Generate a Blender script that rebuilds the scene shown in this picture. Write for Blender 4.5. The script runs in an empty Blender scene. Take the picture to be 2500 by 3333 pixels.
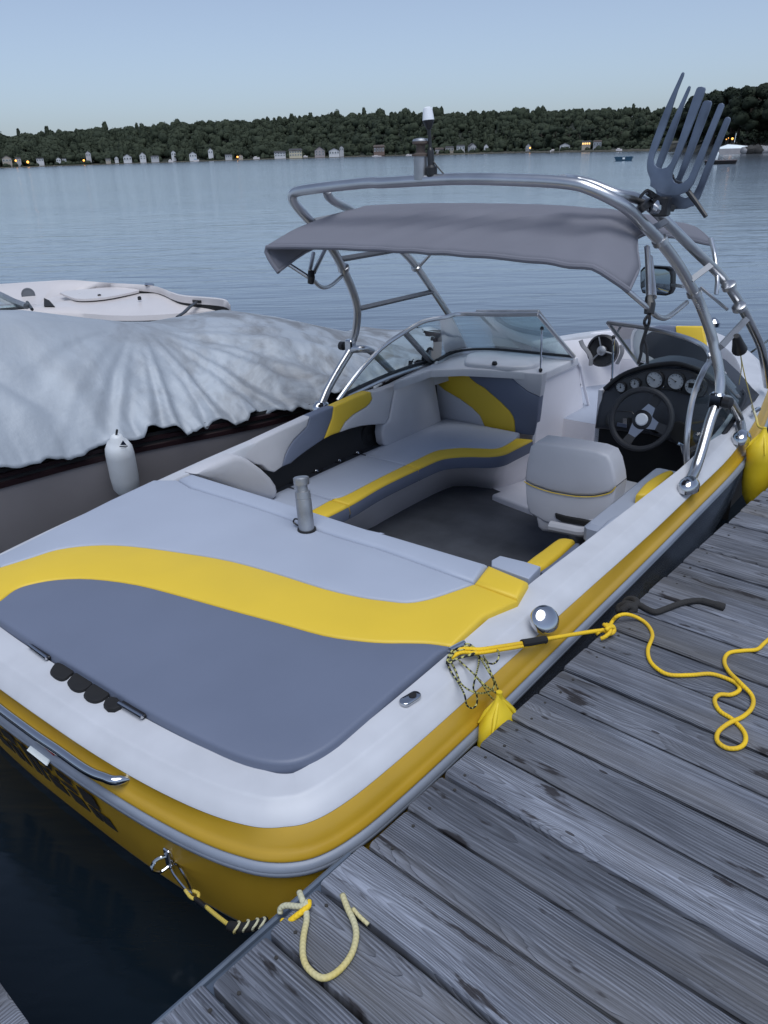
import bpy, bmesh, math, random
import numpy as np
from mathutils import Vector, Matrix, geometry
R=math.radians; PI=math.pi
rng=random.Random(7); nrg=np.random.RandomState(11)
SC=bpy.context.scene; COL=SC.collection

# ------------------------------------------------------------------ camera, sky, sun, exposure
cd=bpy.data.cameras.new('camera'); cam=bpy.data.objects.new('camera',cd); COL.objects.link(cam)
cd.sensor_fit='VERTICAL'; cd.sensor_height=36; cd.lens=27.91630; cd.clip_start=.05; cd.clip_end=6000
_f=Vector((-0.616169, 0.670942, -0.41252)); _r=Vector((0.745579, 0.6657, -0.030923)); _u=Vector((-0.253867, 0.32662, 0.910424))
M=Matrix((_r,_u,-_f)).transposed().to_4x4(); M.translation=Vector((0.95209, 0, 1.43268)); cam.matrix_world=M
SC.camera=cam
wd=bpy.data.worlds.new('World'); SC.world=wd; wd.use_nodes=True
nt=wd.node_tree; bg=nt.nodes['Background']
sky=nt.nodes.new('ShaderNodeTexSky'); sky.sky_type='NISHITA'; sky.sun_disc=False
SUN_EL,SUN_AZ=R(68),R(125)          # dusk: the light comes softly from high up
sky.sun_elevation=SUN_EL; sky.sun_rotation=SUN_AZ
sky.altitude=200; sky.air_density=1.0; sky.dust_density=1.0; sky.ozone_density=6.0
hs=nt.nodes.new('ShaderNodeHueSaturation'); hs.inputs['Saturation'].default_value=.55
nt.links.new(sky.outputs[0],hs.inputs['Color']); wb_=nt.nodes.new('ShaderNodeMix'); wb_.data_type='RGBA'; wb_.blend_type='MULTIPLY'; wb_.inputs[0].default_value=1; wb_.inputs[7].default_value=(.90,.985,1.11,1)
nt.links.new(hs.outputs[0],wb_.inputs[6]); nt.links.new(wb_.outputs[2],bg.inputs[0])
bg.inputs[1].default_value=.090
sl=bpy.data.lights.new('sun','SUN'); sl.energy=2.0; sl.angle=R(48); sl.color=(.95,.975,1.0)
so=bpy.data.objects.new('sun',sl); COL.objects.link(so)
_d=Vector((math.sin(SUN_AZ)*math.cos(SUN_EL),math.cos(SUN_AZ)*math.cos(SUN_EL),math.sin(SUN_EL)))
so.rotation_euler=_d.to_track_quat('Z','Y').to_euler()
SC.view_settings.view_transform='Standard'; SC.view_settings.look='None'
SC.view_settings.gamma=1; SC.view_settings.use_curve_mapping=False
SC.view_settings.exposure=0.31
SC.render.engine='CYCLES'
SC.cycles.max_bounces=8; SC.cycles.transparent_max_bounces=12; SC.cycles.use_denoising=True

# ------------------------------------------------------------------ helpers
def tag(o,label=None,cat=None,group=None,kind=None):
    if label: o['label']=label
    if cat: o['category']=cat
    if group: o['group']=group
    if kind: o['kind']=kind
    return o
def empty(name,loc=(0,0,0),rz=0):
    o=bpy.data.objects.new(name,None); COL.objects.link(o); o.location=loc; o.rotation_euler=(0,0,rz)
    o.empty_display_size=.1; return o
def cr(pts,n=6,closed=False):
    P=[Vector(p) for p in pts]; m=len(P); out=[]
    if m<3 and not closed: return P
    for i in range(m if closed else m-1):
        if closed: a,b,c,d=P[i-1],P[i],P[(i+1)%m],P[(i+2)%m]
        else:
            a=P[i-1] if i>0 else P[0]*2-P[1]; b=P[i]; c=P[i+1]; d=P[i+2] if i+2<m else P[-1]*2-P[-2]
        for k in range(n):
            t=k/n
            out.append(.5*((2*b)+(c-a)*t+(2*a-5*b+4*c-d)*t*t+(3*b-a-3*c+d)*t**3))
    if not closed: out.append(P[-1].copy())
    return out
def v3(p): return Vector(p)
class MB:
    def __init__(s): s.v=[]; s.f=[]; s.uv={}
    def add(s,vs,fs,uvs=None):
        b=len(s.v); s.v+= [tuple(p) for p in vs]
        for i,f in enumerate(fs):
            if uvs: s.uv[len(s.f)]=uvs[i]
            s.f.append([b+k for k in f])
        return s
    def box(s,c,h,rot=None,bev=0):
        c=Vector(c); hx,hy,hz=h; R3=rot or Matrix.Identity(3)
        if bev<=0:
            vs=[c+R3@Vector((sx*hx,sy*hy,sz*hz)) for sz in(-1,1) for sy in(-1,1) for sx in(-1,1)]
            return s.add(vs,[(0,2,3,1),(4,5,7,6),(0,1,5,4),(2,6,7,3),(0,4,6,2),(1,3,7,5)])
        rings=[]
        for z,i in((-hz,bev),(-hz+bev,0),(hz-bev,0),(hz,bev)):
            x,y=hx-i,hy-i; k=bev if i==0 else bev*.6
            rings.append([c+R3@Vector(q+(z,)) for q in((x,y-k),(x-k,y),(-x+k,y),(-x,y-k),(-x,-y+k),(-x+k,-y),(x-k,-y),(x,-y+k))])
        return s.loft(rings,caps=True)
    def loft(s,rings,closed=True,caps=False):
        n=len(rings[0]); vs=[p for r in rings for p in r]; fs=[]
        for i in range(len(rings)-1):
            for j in range(n if closed else n-1):
                k=(j+1)%n; fs.append((i*n+j,i*n+k,(i+1)*n+k,(i+1)*n+j))
        if caps: fs.append(tuple(range(n))[::-1]); fs.append(tuple(range((len(rings)-1)*n,len(rings)*n)))
        return s.add(vs,fs)
    def tube(s,path,r,seg=10,closed=False,flat=1.0,up=None,caps=True):
        P=[Vector(p) for p in path]; n=len(P); rr=r if isinstance(r,(list,tuple)) else [r]*n
        T=[]
        for i in range(n):
            a=P[i-1] if (i>0 or closed) else P[i]; b=P[(i+1)%n] if (i<n-1 or closed) else P[i]
            t=(b-a); T.append(t.normalized() if t.length>1e-9 else Vector((0,0,1)))
        u=Vector(up) if up else (Vector((0,0,1)) if abs(T[0].z)<.9 else Vector((1,0,0)))
        rings=[]; L=0; Ls=[]
        for i in range(n):
            if up: u=Vector(up)
            u=(u-T[i]*u.dot(T[i])); 
            if u.length<1e-6: u=T[i].orthogonal()
            u.normalize(); w=T[i].cross(u)
            rings.append([P[i]+u*(rr[i]*math.cos(2*PI*k/seg)*flat)+w*(rr[i]*math.sin(2*PI*k/seg)) for k in range(seg)])
            if i>0: L+=(P[i]-P[i-1]).length
            Ls.append(L)
        vs=[p for q in rings for p in q]; fs=[]; uv=[]
        for i in range(n if closed else n-1):
            i2=(i+1)%n; La=Ls[i]; Lb=Ls[i2] if i2 else L+(P[0]-P[-1]).length
            for k in range(seg):
                k2=(k+1)%seg; fs.append((i*seg+k,i*seg+k2,i2*seg+k2,i2*seg+k))
                uv.append(((k/seg,La),((k+1)/seg,La),((k+1)/seg,Lb),(k/seg,Lb)))
        if caps and not closed:
            fs.append(tuple(range(seg))[::-1]); uv.append([(0,0)]*seg)
            fs.append(tuple(range((n-1)*seg,n*seg))); uv.append([(0,L)]*seg)
        return s.add(vs,fs,uv)
    def lathe(s,o,axis,prof,seg=20,caps=True):
        o=Vector(o); a=Vector(axis).normalized(); u=a.orthogonal().normalized(); w=a.cross(u)
        return s.loft([[o+a*h+u*(r*math.cos(2*PI*k/seg))+w*(r*math.sin(2*PI*k/seg)) for k in range(seg)] for r,h in prof],caps=caps)
    def ell(s,c,r,seg=14,rows=8,rot=None):
        R3=rot or Matrix.Identity(3); rings=[]
        for i in range(rows+1):
            a=-PI/2+PI*i/rows; a=max(min(a,PI/2-.05),-PI/2+.05)
            rings.append([Vector(c)+R3@Vector((r[0]*math.cos(a)*math.cos(2*PI*k/seg),r[1]*math.cos(a)*math.sin(2*PI*k/seg),r[2]*math.sin(a))) for k in range(seg)])
        return s.loft(rings,caps=True)
    def grid(s,fn,nu,nv):
        vs=[fn(i/nu,j/nv) for j in range(nv+1) for i in range(nu+1)]
        fs=[(j*(nu+1)+i,j*(nu+1)+i+1,(j+1)*(nu+1)+i+1,(j+1)*(nu+1)+i) for j in range(nv) for i in range(nu)]
        return s.add(vs,fs)
    def prism(s,out,d,caps=True):
        d=Vector(d); P=[Vector(p) for p in out]
        return s.loft([P,[p+d for p in P]],caps=caps)
    def build(s,name,mat,parent=None,ang=35,weld=True,solid=0):
        me=bpy.data.meshes.new(name); me.from_pydata(s.v,[],s.f)
        if s.uv:
            ul=me.uv_layers.new(name='UVMap')
            for p in me.polygons:
                q=s.uv.get(p.index)
                if q:
                    for k,li in enumerate(p.loop_indices): ul.data[li].uv=q[k]
        bm=bmesh.new(); bm.from_mesh(me)
        if weld: bmesh.ops.remove_doubles(bm,verts=bm.verts,dist=1e-5)
        bmesh.ops.recalc_face_normals(bm,faces=bm.faces); bm.to_mesh(me); bm.free()
        me.materials.append(mat)
        me.shade_smooth(); me.set_sharp_from_angle(angle=R(ang))
        o=bpy.data.objects.new(name,me); COL.objects.link(o)
        if parent: o.parent=parent
        if solid:
            m=o.modifiers.new('s','SOLIDIFY'); m.thickness=solid; m.offset=0
        return o
def inset(P,d):
    n=len(P); out=[]
    for i in range(n):
        a,b,c=P[i-1],P[i],P[(i+1)%n]
        e1=(b-a); e2=(c-b)
        e1=e1.normalized() if e1.length>1e-9 else e2.normalized(); e2=e2.normalized() if e2.length>1e-9 else e1
        n1=Vector((-e1.y,e1.x)); n2=Vector((-e2.y,e2.x)); m=n1+n2
        m=m.normalized() if m.length>1e-6 else n1
        out.append(b+m*(d/max(.5,m.dot(n1))))
    return out
def pad(name,outline,mp,mat,parent,thick=.05,bev=.012,crown=.006,step=.06,fall=.05,ang=40):
    P=[Vector((p[0],p[1])) for p in outline]
    if sum(P[i-1].x*P[i].y-P[i].x*P[i-1].y for i in range(len(P)))<0: P=P[::-1]
    q=[P[0]]
    for p in P[1:]:
        if (p-q[-1]).length>.004: q.append(p)
    if (q[0]-q[-1]).length<.004: q.pop()
    P=q; b=MB(); rings=[[mp(p.x,p.y,-thick) for p in P]]
    for a in (0,30,60,90):
        I=inset(P,bev*(1-math.cos(R(a)))); rings.append([mp(p.x,p.y,-bev*(1-math.sin(R(a)))) for p in I])
    b.loft(rings)
    I=inset(P,bev); n=len(I)
    xs=[p.x for p in I]; ys=[p.y for p in I]; pts=list(I)
    def dist(p):
        d=9
        for i in range(n):
            a,c=I[i-1],I[i]; e=c-a; L=e.length_squared
            t=max(0,min(1,(p-a).dot(e)/L)) if L>0 else 0
            d=min(d,(p-(a+e*t)).length)
        return d
    x=min(xs)+step*.5
    while x<max(xs):
        y=min(ys)+step*.5
        while y<max(ys):
            p=Vector((x,y)); ins=False; j=n-1
            for i in range(n):
                if (I[i].y>y)!=(I[j].y>y) and x<(I[j].x-I[i].x)*(y-I[i].y)/(I[j].y-I[i].y)+I[i].x: ins=not ins
                j=i
            if ins and dist(p)>step*.4: pts.append(p)
            y+=step
        x+=step
    vs,es,fs,ov,_,_=geometry.delaunay_2d_cdt(pts,[],[list(range(n))],1,1e-6)
    out=[]
    for k,p in enumerate(vs):
        p=Vector(p); out.append(mp(p.x,p.y,crown*(1-math.exp(-dist(p)/fall)) if min(ov[k],default=0)>=n else 0))
    b.add(out,fs)
    return b.build(name,mat,parent,ang=ang)

# ------------------------------------------------------------------ materials
MAT={}
def mat(name,col,rough=.5,metal=0,bump=None,var=None,spec=.5,coat=0,ior=None):
    m=bpy.data.materials.new(name); m.use_nodes=True; t=m.node_tree; p=t.nodes['Principled BSDF']
    p.inputs['Base Color'].default_value=(*col,1); p.inputs['Roughness'].default_value=rough; p.inputs['Metallic'].default_value=metal
    p.inputs['Specular IOR Level'].default_value=spec; p.inputs['Coat Weight'].default_value=coat
    if ior: p.inputs['IOR'].default_value=ior
    tc=t.nodes.new('ShaderNodeTexCoord')
    if var:     # grime: (scale, amount)
        n=t.nodes.new('ShaderNodeTexNoise'); n.inputs['Scale'].default_value=var[0]; n.inputs['Detail'].default_value=6
        t.links.new(tc.outputs['Object'],n.inputs['Vector'])
        r=t.nodes.new('ShaderNodeMapRange'); r.inputs[1].default_value=.3; r.inputs[2].default_value=.7; r.inputs[3].default_value=1-var[1]; r.inputs[4].default_value=1+var[1]*.4
        t.links.new(n.outputs['Fac'],r.inputs[0])
        mx=t.nodes.new('ShaderNodeMix'); mx.data_type='RGBA'; mx.blend_type='MULTIPLY'; mx.inputs[0].default_value=1
        mx.inputs[6].default_value=(*col,1); t.links.new(r.outputs[0],mx.inputs[7]); t.links.new(mx.outputs[2],p.inputs['Base Color'])
        r2=t.nodes.new('ShaderNodeMapRange'); r2.inputs[3].default_value=max(.02,rough-.08); r2.inputs[4].default_value=rough+.1
        t.links.new(n.outputs['Fac'],r2.inputs[0]); t.links.new(r2.outputs[0],p.inputs['Roughness'])
    if bump:    # (scale, strength, distance)
        n=t.nodes.new('ShaderNodeTexNoise'); n.inputs['Scale'].default_value=bump[0]; n.inputs['Detail'].default_value=4
        t.links.new(tc.outputs['Object'],n.inputs['Vector'])
        b=t.nodes.new('ShaderNodeBump'); b.inputs['Strength'].default_value=bump[1]; b.inputs['Distance'].default_value=bump[2]
        t.links.new(n.outputs['Fac'],b.inputs['Height']); t.links.new(b.outputs[0],p.inputs['Normal'])
    MAT[name]=m; return m
gel=mat('white_gelcoat',(.50,.51,.545),.42,var=(7,.09),coat=.0)
gely=mat('yellow_gelcoat',(.47,.285,.022),.32,var=(4,.10),coat=.08)
gelh=mat('grey_gelcoat',(.09,.10,.125),.18,var=(3,.1),coat=.2)
gelin=mat('liner_gelcoat',(.82,.80,.83),.35,var=(4,.06))
vin=mat('light_vinyl',(.345,.38,.46),.5,bump=(260,.25,.0006),var=(3,.05))
vind=mat('dark_vinyl',(.13,.152,.215),.5,bump=(260,.25,.0006),var=(3,.06))
viny=mat('yellow_vinyl',(.70,.48,.035),.5,bump=(260,.25,.0006),var=(3,.05))
vinw=mat('seat_vinyl',(.50,.50,.53),.45,bump=(200,.25,.0006),var=(4,.08))
carp=mat('carpet',(.115,.12,.135),.95,bump=(420,.8,.004),var=(6,.25),spec=.1)
alu=mat('brushed_aluminium',(.58,.585,.60),.30,1,var=(7,.12))
alud=mat('aged_aluminium',(.40,.41,.43),.45,.9,bump=(60,.1,.001),var=(14,.25))
chrome=mat('chrome',(.55,.56,.58),.07,1)
rubg=mat('grey_rub_rail',(.22,.25,.31),.4,var=(6,.12))
blk=mat('black_plastic',(.012,.012,.014),.4)
blkm=mat('matte_black',(.008,.008,.009),.8)
dashm=mat('dash_vinyl',(.028,.031,.04),.42,bump=(300,.3,.0006))
dashp=mat('dash_panel',(.014,.014,.016),.3)
stor=mat('dark_liner',(.016,.016,.018),.7)
canv=mat('grey_canvas',(.165,.167,.195),.85,bump=(500,.35,.001),var=(3,.08),spec=.2)
foam=mat('wheel_rubber',(.03,.031,.036),.6)
spoke=mat('spoke_metal',(.33,.35,.4),.4,.8)
gauge=mat('gauge_face',(.5,.52,.55),.3)
redm=mat('red_plastic',(.25,.02,.02),.4)
tagw=mat('white_sticker',(.72,.78,.8),.5)
fendy=mat('yellow_fender',(.72,.52,.02),.42,var=(5,.12))
fendw=mat('white_fender',(.66,.68,.70),.45,var=(6,.1))
navy=mat('navy_print',(.02,.03,.06),.5)
taupe=mat('taupe_hull',(.30,.275,.28),.35,var=(2.5,.12))
maroon=mat('maroon_stripe',(.018,.008,.010),.35)
cream=mat('cream_gelcoat',(.62,.58,.57),.3,var=(2,.06))
steel=mat('galvanised_steel',(.10,.13,.18),.5,.3,var=(9,.3),bump=(40,.2,.002))
pile=mat('wet_timber',(.03,.028,.026),.8)
oldrope=mat('weathered_rope',(.025,.024,.024),.9,bump=(220,1,.004))
def glassm(name,col,a,rough=.02):
    m=bpy.data.materials.new(name); m.use_nodes=True; t=m.node_tree; t.nodes.remove(t.nodes['Principled BSDF'])
    o=t.nodes['Material Output']; tr=t.nodes.new('ShaderNodeBsdfTransparent'); tr.inputs[0].default_value=(*col,1)
    gl=t.nodes.new('ShaderNodeBsdfGlossy'); gl.inputs['Roughness'].default_value=rough
    fr=t.nodes.new('ShaderNodeFresnel'); fr.inputs[0].default_value=1.16
    ad=t.nodes.new('ShaderNodeMath'); ad.operation='ADD'; ad.inputs[1].default_value=a; t.links.new(fr.outputs[0],ad.inputs[0])
    mx=t.nodes.new('ShaderNodeMixShader'); t.links.new(ad.outputs[0],mx.inputs[0]); t.links.new(tr.outputs[0],mx.inputs[1]); t.links.new(gl.outputs[0],mx.inputs[2])
    t.links.new(mx.outputs[0],o.inputs[0]); return m
glass=glassm('tinted_glass',(.80,.89,.90),.005)
def emit(name,col,s):
    m=bpy.data.materials.new(name); m.use_nodes=True; p=m.node_tree.nodes['Principled BSDF']
    p.inputs['Base Color'].default_value=(*col,1); p.inputs['Emission Color'].default_value=(*col,1); p.inputs['Emission Strength'].default_value=s; return m
lampm=emit('sodium_lamp',(1,.42,.08),2.2); winlit=emit('lit_window',(1,.55,.15),1.4); lensw=mat('frosted_lens',(.75,.77,.8),.3)
def ropem(name,c1,c2,freq,mixsc=None):
    m=mat(name,c1,.75); t=m.node_tree; p=t.nodes['Principled BSDF']
    uv=t.nodes.new('ShaderNodeUVMap'); sx=t.nodes.new('ShaderNodeSeparateXYZ'); t.links.new(uv.outputs[0],sx.inputs[0])
    def math_(op,a,b):
        n=t.nodes.new('ShaderNodeMath'); n.operation=op
        for k,x in enumerate((a,b)):
            if x is None: continue
            if isinstance(x,(int,float)): n.inputs[k].default_value=x
            else: t.links.new(x,n.inputs[k])
        return n.outputs[0]
    ph=math_('ADD',math_('MULTIPLY',sx.outputs[1],freq*2*PI),math_('MULTIPLY',sx.outputs[0],4*PI))
    ph2=math_('SUBTRACT',math_('MULTIPLY',sx.outputs[1],freq*2*PI),math_('MULTIPLY',sx.outputs[0],4*PI))
    h=math_('ADD',math_('SINE',ph,None),math_('SINE',ph2,None))
    b=t.nodes.new('ShaderNodeBump'); b.inputs['Strength'].default_value=.35; b.inputs['Distance'].default_value=.0008
    t.links.new(h,b.inputs['Height']); t.links.new(b.outputs[0],p.inputs['Normal'])
    mx=t.nodes.new('ShaderNodeMix'); mx.data_type='RGBA'; mx.inputs[6].default_value=(*c1,1); mx.inputs[7].default_value=(*c2,1)
    if mixsc:
        no=t.nodes.new('ShaderNodeTexNoise'); no.inputs['Scale'].default_value=mixsc; tc=t.nodes.new('ShaderNodeTexCoord'); t.links.new(tc.outputs['Object'],no.inputs['Vector'])
        rr=t.nodes.new('ShaderNodeMapRange'); rr.inputs[1].default_value=.42; rr.inputs[2].default_value=.6; t.links.new(no.outputs['Fac'],rr.inputs[0]); t.links.new(rr.outputs[0],mx.inputs[0])
    else: t.links.new(math_('GREATER_THAN',math_('ADD',math_('SINE',math_('MULTIPLY',sx.outputs[1],2*PI*45),None),math_('MULTIPLY',math_('SINE',math_('MULTIPLY',sx.outputs[0],2*PI),None),.8)),.0),mx.inputs[0])
    t.links.new(mx.outputs[2],p.inputs['Base Color']); return m
ropey=ropem('yellow_rope',(.78,.50,.012),(.66,.42,.02),110,9)
ropef=ropem('faded_rope',(.50,.48,.33),(.60,.45,.08),110,4.5)
cordm=ropem('black_yellow_cord',(.010,.010,.010),(.46,.44,.15),160)
class NT:
    def __init__(s,t): s.t=t
    def n(s,ty,**k):
        n=s.t.nodes.new(ty)
        for a,b in k.items(): setattr(n,a,b)
        return n
    def l(s,a,b): s.t.links.new(a,b)
    def m(s,op,a,b=None,c=None):
        n=s.n('ShaderNodeMath',operation=op)
        for k,x in enumerate((a,b,c)):
            if x is None: continue
            if isinstance(x,(int,float)): n.inputs[k].default_value=x
            else: s.l(x,n.inputs[k])
        return n.outputs[0]
    def noise(s,v,sc,det=3,rough=.5,dist=0):
        n=s.n('ShaderNodeTexNoise'); n.inputs['Scale'].default_value=sc; n.inputs['Detail'].default_value=det; n.inputs['Roughness'].default_value=rough; n.inputs['Distortion'].default_value=dist
        s.l(v,n.inputs['Vector']); return n.outputs['Fac']
    def comb(s,x,y,z):
        n=s.n('ShaderNodeCombineXYZ')
        for k,q in enumerate((x,y,z)):
            if isinstance(q,(int,float)): n.inputs[k].default_value=q
            else: s.l(q,n.inputs[k])
        return n.outputs[0]
    def mr(s,x,a,b,c,d,smooth=False):
        n=s.n('ShaderNodeMapRange'); n.interpolation_type='SMOOTHSTEP' if smooth else 'LINEAR'
        for k,q in enumerate((x,a,b,c,d)):
            if isinstance(q,(int,float)): n.inputs[k].default_value=q
            else: s.l(q,n.inputs[k])
        return n.outputs[0]
    def mix(s,f,a,b,mode='MIX'):
        n=s.n('ShaderNodeMix',data_type='RGBA',blend_type=mode)
        for k,q in ((0,f),(6,a),(7,b)):
            if isinstance(q,(int,float)): n.inputs[k].default_value=q
            elif isinstance(q,tuple): n.inputs[k].default_value=(*q,1)
            else: s.l(q,n.inputs[k])
        return n.outputs[2]
def wood_material():
    m=bpy.data.materials.new('weathered_board'); m.use_nodes=True; N=NT(m.node_tree); p=m.node_tree.nodes['Principled BSDF']
    tc=N.n('ShaderNodeTexCoord'); sx=N.n('ShaderNodeSeparateXYZ'); N.l(tc.outputs['Object'],sx.inputs[0])
    x,y,z=sx.outputs
    oi=N.n('ShaderNodeObjectInfo'); rnd=oi.outputs['Random']
    r1=N.m('FRACT',N.m('MULTIPLY',rnd,7.13)); r2=N.m('FRACT',N.m('MULTIPLY',rnd,31.7)); r3=N.m('FRACT',N.m('MULTIPLY',rnd,91.3))
    off=N.m('MULTIPLY',rnd,173.0)
    xo=N.m('ADD',x,off)
    # growth rings: distance from a wandering pith axis
    w1=N.noise(N.comb(N.m('MULTIPLY',xo,1.1),off,0.),1,2)
    w2=N.noise(N.comb(N.m('MULTIPLY',xo,.9),N.m('ADD',off,31.),0.),1,2)
    py=N.m('ADD',N.m('MULTIPLY',N.m('SUBTRACT',r1,.5),.16),N.m('MULTIPLY',N.m('SUBTRACT',w1,.5),.10))
    pz=N.m('ADD',N.m('MULTIPLY',r2,-.05),N.m('MULTIPLY',N.m('SUBTRACT',w2,.5),.16))
    wob=N.noise(N.comb(N.m('MULTIPLY',xo,5.),N.m('MULTIPLY',y,30.),off),1,3)
    dy=N.m('SUBTRACT',y,py); dz=N.m('SUBTRACT',z,pz)
    rad=N.m('SQRT',N.m('ADD',N.m('MULTIPLY',dy,dy),N.m('MULTIPLY',dz,dz)))
    # knots: one chance per .55 m cell
    cx=N.m('DIVIDE',xo,.62); ce=N.m('FLOOR',cx); fr=N.m('FRACT',cx)
    wn=N.n('ShaderNodeTexWhiteNoise',noise_dimensions='2D'); N.l(N.comb(ce,off,0.),wn.inputs['Vector'])
    ws=N.n('ShaderNodeSeparateXYZ'); N.l(wn.outputs['Color'],ws.inputs[0])
    kx=N.m('MULTIPLY',N.m('SUBTRACT',fr,N.m('ADD',.3,N.m('MULTIPLY',ws.outputs[0],.4))),.62)
    ky=N.m('SUBTRACT',y,N.m('MULTIPLY',N.m('SUBTRACT',ws.outputs[1],.5),.11))
    kd=N.m('ADD',N.m('POWER',N.m('DIVIDE',kx,.085),2.),N.m('POWER',N.m('DIVIDE',ky,.030),2.))
    pres=N.m('GREATER_THAN',ws.outputs[2],.74)
    kg=N.m('MULTIPLY',N.m('EXPONENT',N.m('MULTIPLY',kd,-.9)),pres)
    core=N.m('MULTIPLY',N.m('LESS_THAN',kd,.02),pres)
    rad=N.m('ADD',N.m('ADD',rad,N.m('MULTIPLY',kg,.030)),N.m('MULTIPLY',wob,.008))
    fq=N.m('ADD',125.,N.m('MULTIPLY',r3,140.))
    ph=N.m('FRACT',N.m('MULTIPLY',rad,fq))
    ring=N.mr(ph,.25,.92,0.,1.,True); ring=N.m('MULTIPLY',ring,N.mr(ph,.93,1.,1.,0.,True))
    fib=N.noise(N.comb(N.m('MULTIPLY',xo,6.),N.m('MULTIPLY',y,420.),off),1,4,.6)
    fib2=N.noise(N.comb(N.m('MULTIPLY',xo,3.),N.m('MULTIPLY',y,90.),off),1,4,.6)
    blot=N.noise(N.comb(N.m('MULTIPLY',xo,2.2),N.m('MULTIPLY',y,9.),off),1,4,.55)
    bl2=N.noise(N.comb(N.m('MULTIPLY',xo,4.5),N.m('MULTIPLY',y,22.),N.m('ADD',off,9.)),1,5,.6,.3)
    pat=N.noise(N.comb(N.m('MULTIPLY',xo,.8),N.m('MULTIPLY',y,3.),N.m('ADD',off,3.)),1,3)
    amp=N.mr(pat,.32,.6,.4,1.)          # some stretches are worn smooth
    g=N.m('MULTIPLY',ring,amp)
    base=N.mix(N.mr(blot,.3,.7,0.,1.),(.135,.148,.182),(.32,.345,.41))
    base=N.mix(N.m('MULTIPLY',g,.62),base,(.045,.046,.055))
    base=N.mix(N.mr(fib,.38,.68,0.,.72),base,(.045,.047,.056))
    base=N.mix(N.mr(fib2,.50,.72,0.,.52),base,(.36,.385,.46))
    fib3=N.noise(N.comb(N.m('MULTIPLY',xo,4.),N.m('MULTIPLY',y,190.),N.m('ADD',off,5.)),1,3,.6)
    base=N.mix(N.mr(fib3,.50,.74,0.,.55),base,(.040,.046,.062))
    warm=N.noise(N.comb(N.m('MULTIPLY',xo,1.3),N.m('MULTIPLY',y,5.),N.m('ADD',off,17.)),1,3)
    base=N.mix(N.mr(warm,.5,.75,0.,.6),base,(.158,.150,.143))
    base=N.mix(N.mr(bl2,.625,.675,0.,.88),base,(.022,.018,.019))    # damp stains
    base=N.mix(N.m('MULTIPLY',core,.8),base,(.03,.026,.026))
    ton=N.m('ADD',.72,N.m('MULTIPLY',r3,.5)); tc3=N.n('ShaderNodeCombineColor')
    for k in range(3): N.l(ton,tc3.inputs[k])
    base=N.mix(1.,base,tc3.outputs[0],'MULTIPLY')
    N.l(base,p.inputs['Base Color'])
    N.l(N.mr(blot,.3,.7,.62,.85),p.inputs['Roughness']); p.inputs['Specular IOR Level'].default_value=.3
    h=N.m('SUBTRACT',N.m('MULTIPLY',fib2,.35),N.m('ADD',g,N.m('MULTIPLY',fib,.5)))
    b=N.n('ShaderNodeBump'); b.inputs['Strength'].default_value=.9; b.inputs['Distance'].default_value=.0025
    N.l(h,b.inputs['Height']); N.l(b.outputs[0],p.inputs['Normal']); return m
wood=wood_material()
def water_material():
    m=bpy.data.materials.new('lake_water'); m.use_nodes=True; N=NT(m.node_tree); p=m.node_tree.nodes['Principled BSDF']
    tc=N.n('ShaderNodeTexCoord'); mp=N.n('ShaderNodeMapping'); mp.inputs['Rotation'].default_value=(0,0,R(-38)); N.l(tc.outputs['Object'],mp.inputs[0])
    sx=N.n('ShaderNodeSeparateXYZ'); N.l(mp.outputs[0],sx.inputs[0]); x,y,_=sx.outputs
    a=N.noise(N.comb(N.m('MULTIPLY',x,.55),N.m('MULTIPLY',y,2.1),0.),1,3,.5,.6)
    c=N.noise(N.comb(N.m('MULTIPLY',x,1.7),N.m('MULTIPLY',y,6.5),5.),1,3,.55,.4)
    d=N.noise(N.comb(N.m('MULTIPLY',x,.12),N.m('MULTIPLY',y,.3),9.),1,2)
    calm=N.noise(N.comb(N.m('MULTIPLY',x,.02),N.m('MULTIPLY',y,.06),2.),1,3)
    k=N.mr(calm,.38,.62,.6,1.05)
    h=N.m('ADD',N.m('MULTIPLY',a,.022),N.m('ADD',N.m('MULTIPLY',c,.006),N.m('MULTIPLY',d,.025)))
    h=N.m('MULTIPLY',h,k)
    b=N.n('ShaderNodeBump'); b.inputs['Strength'].default_value=1; b.inputs['Distance'].default_value=1.0
    N.l(h,b.inputs['Height'])
    # water body under a surface whose mirror strength climbs steeply towards grazing view
    m.node_tree.nodes.remove(p); o=m.node_tree.nodes['Material Output']
    df=N.n('ShaderNodeBsdfDiffuse'); df.inputs[0].default_value=(.004,.008,.013,1)
    gl=N.n('ShaderNodeBsdfGlossy'); gl.inputs[0].default_value=(.94,.97,1,1); gl.inputs['Roughness'].default_value=.14; N.l(b.outputs[0],gl.inputs['Normal'])
    lw=N.n('ShaderNodeLayerWeight'); lw.inputs['Blend'].default_value=.5; N.l(b.outputs[0],lw.inputs['Normal'])
    f=N.m('ADD',.005,N.m('MULTIPLY',.98,N.m('POWER',lw.outputs['Facing'],2.8)))
    mx=N.n('ShaderNodeMixShader'); N.l(f,mx.inputs[0]); N.l(df.outputs[0],mx.inputs[1]); N.l(gl.outputs[0],mx.inputs[2]); N.l(mx.outputs[0],o.inputs[0]); return m
watm=water_material()
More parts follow.
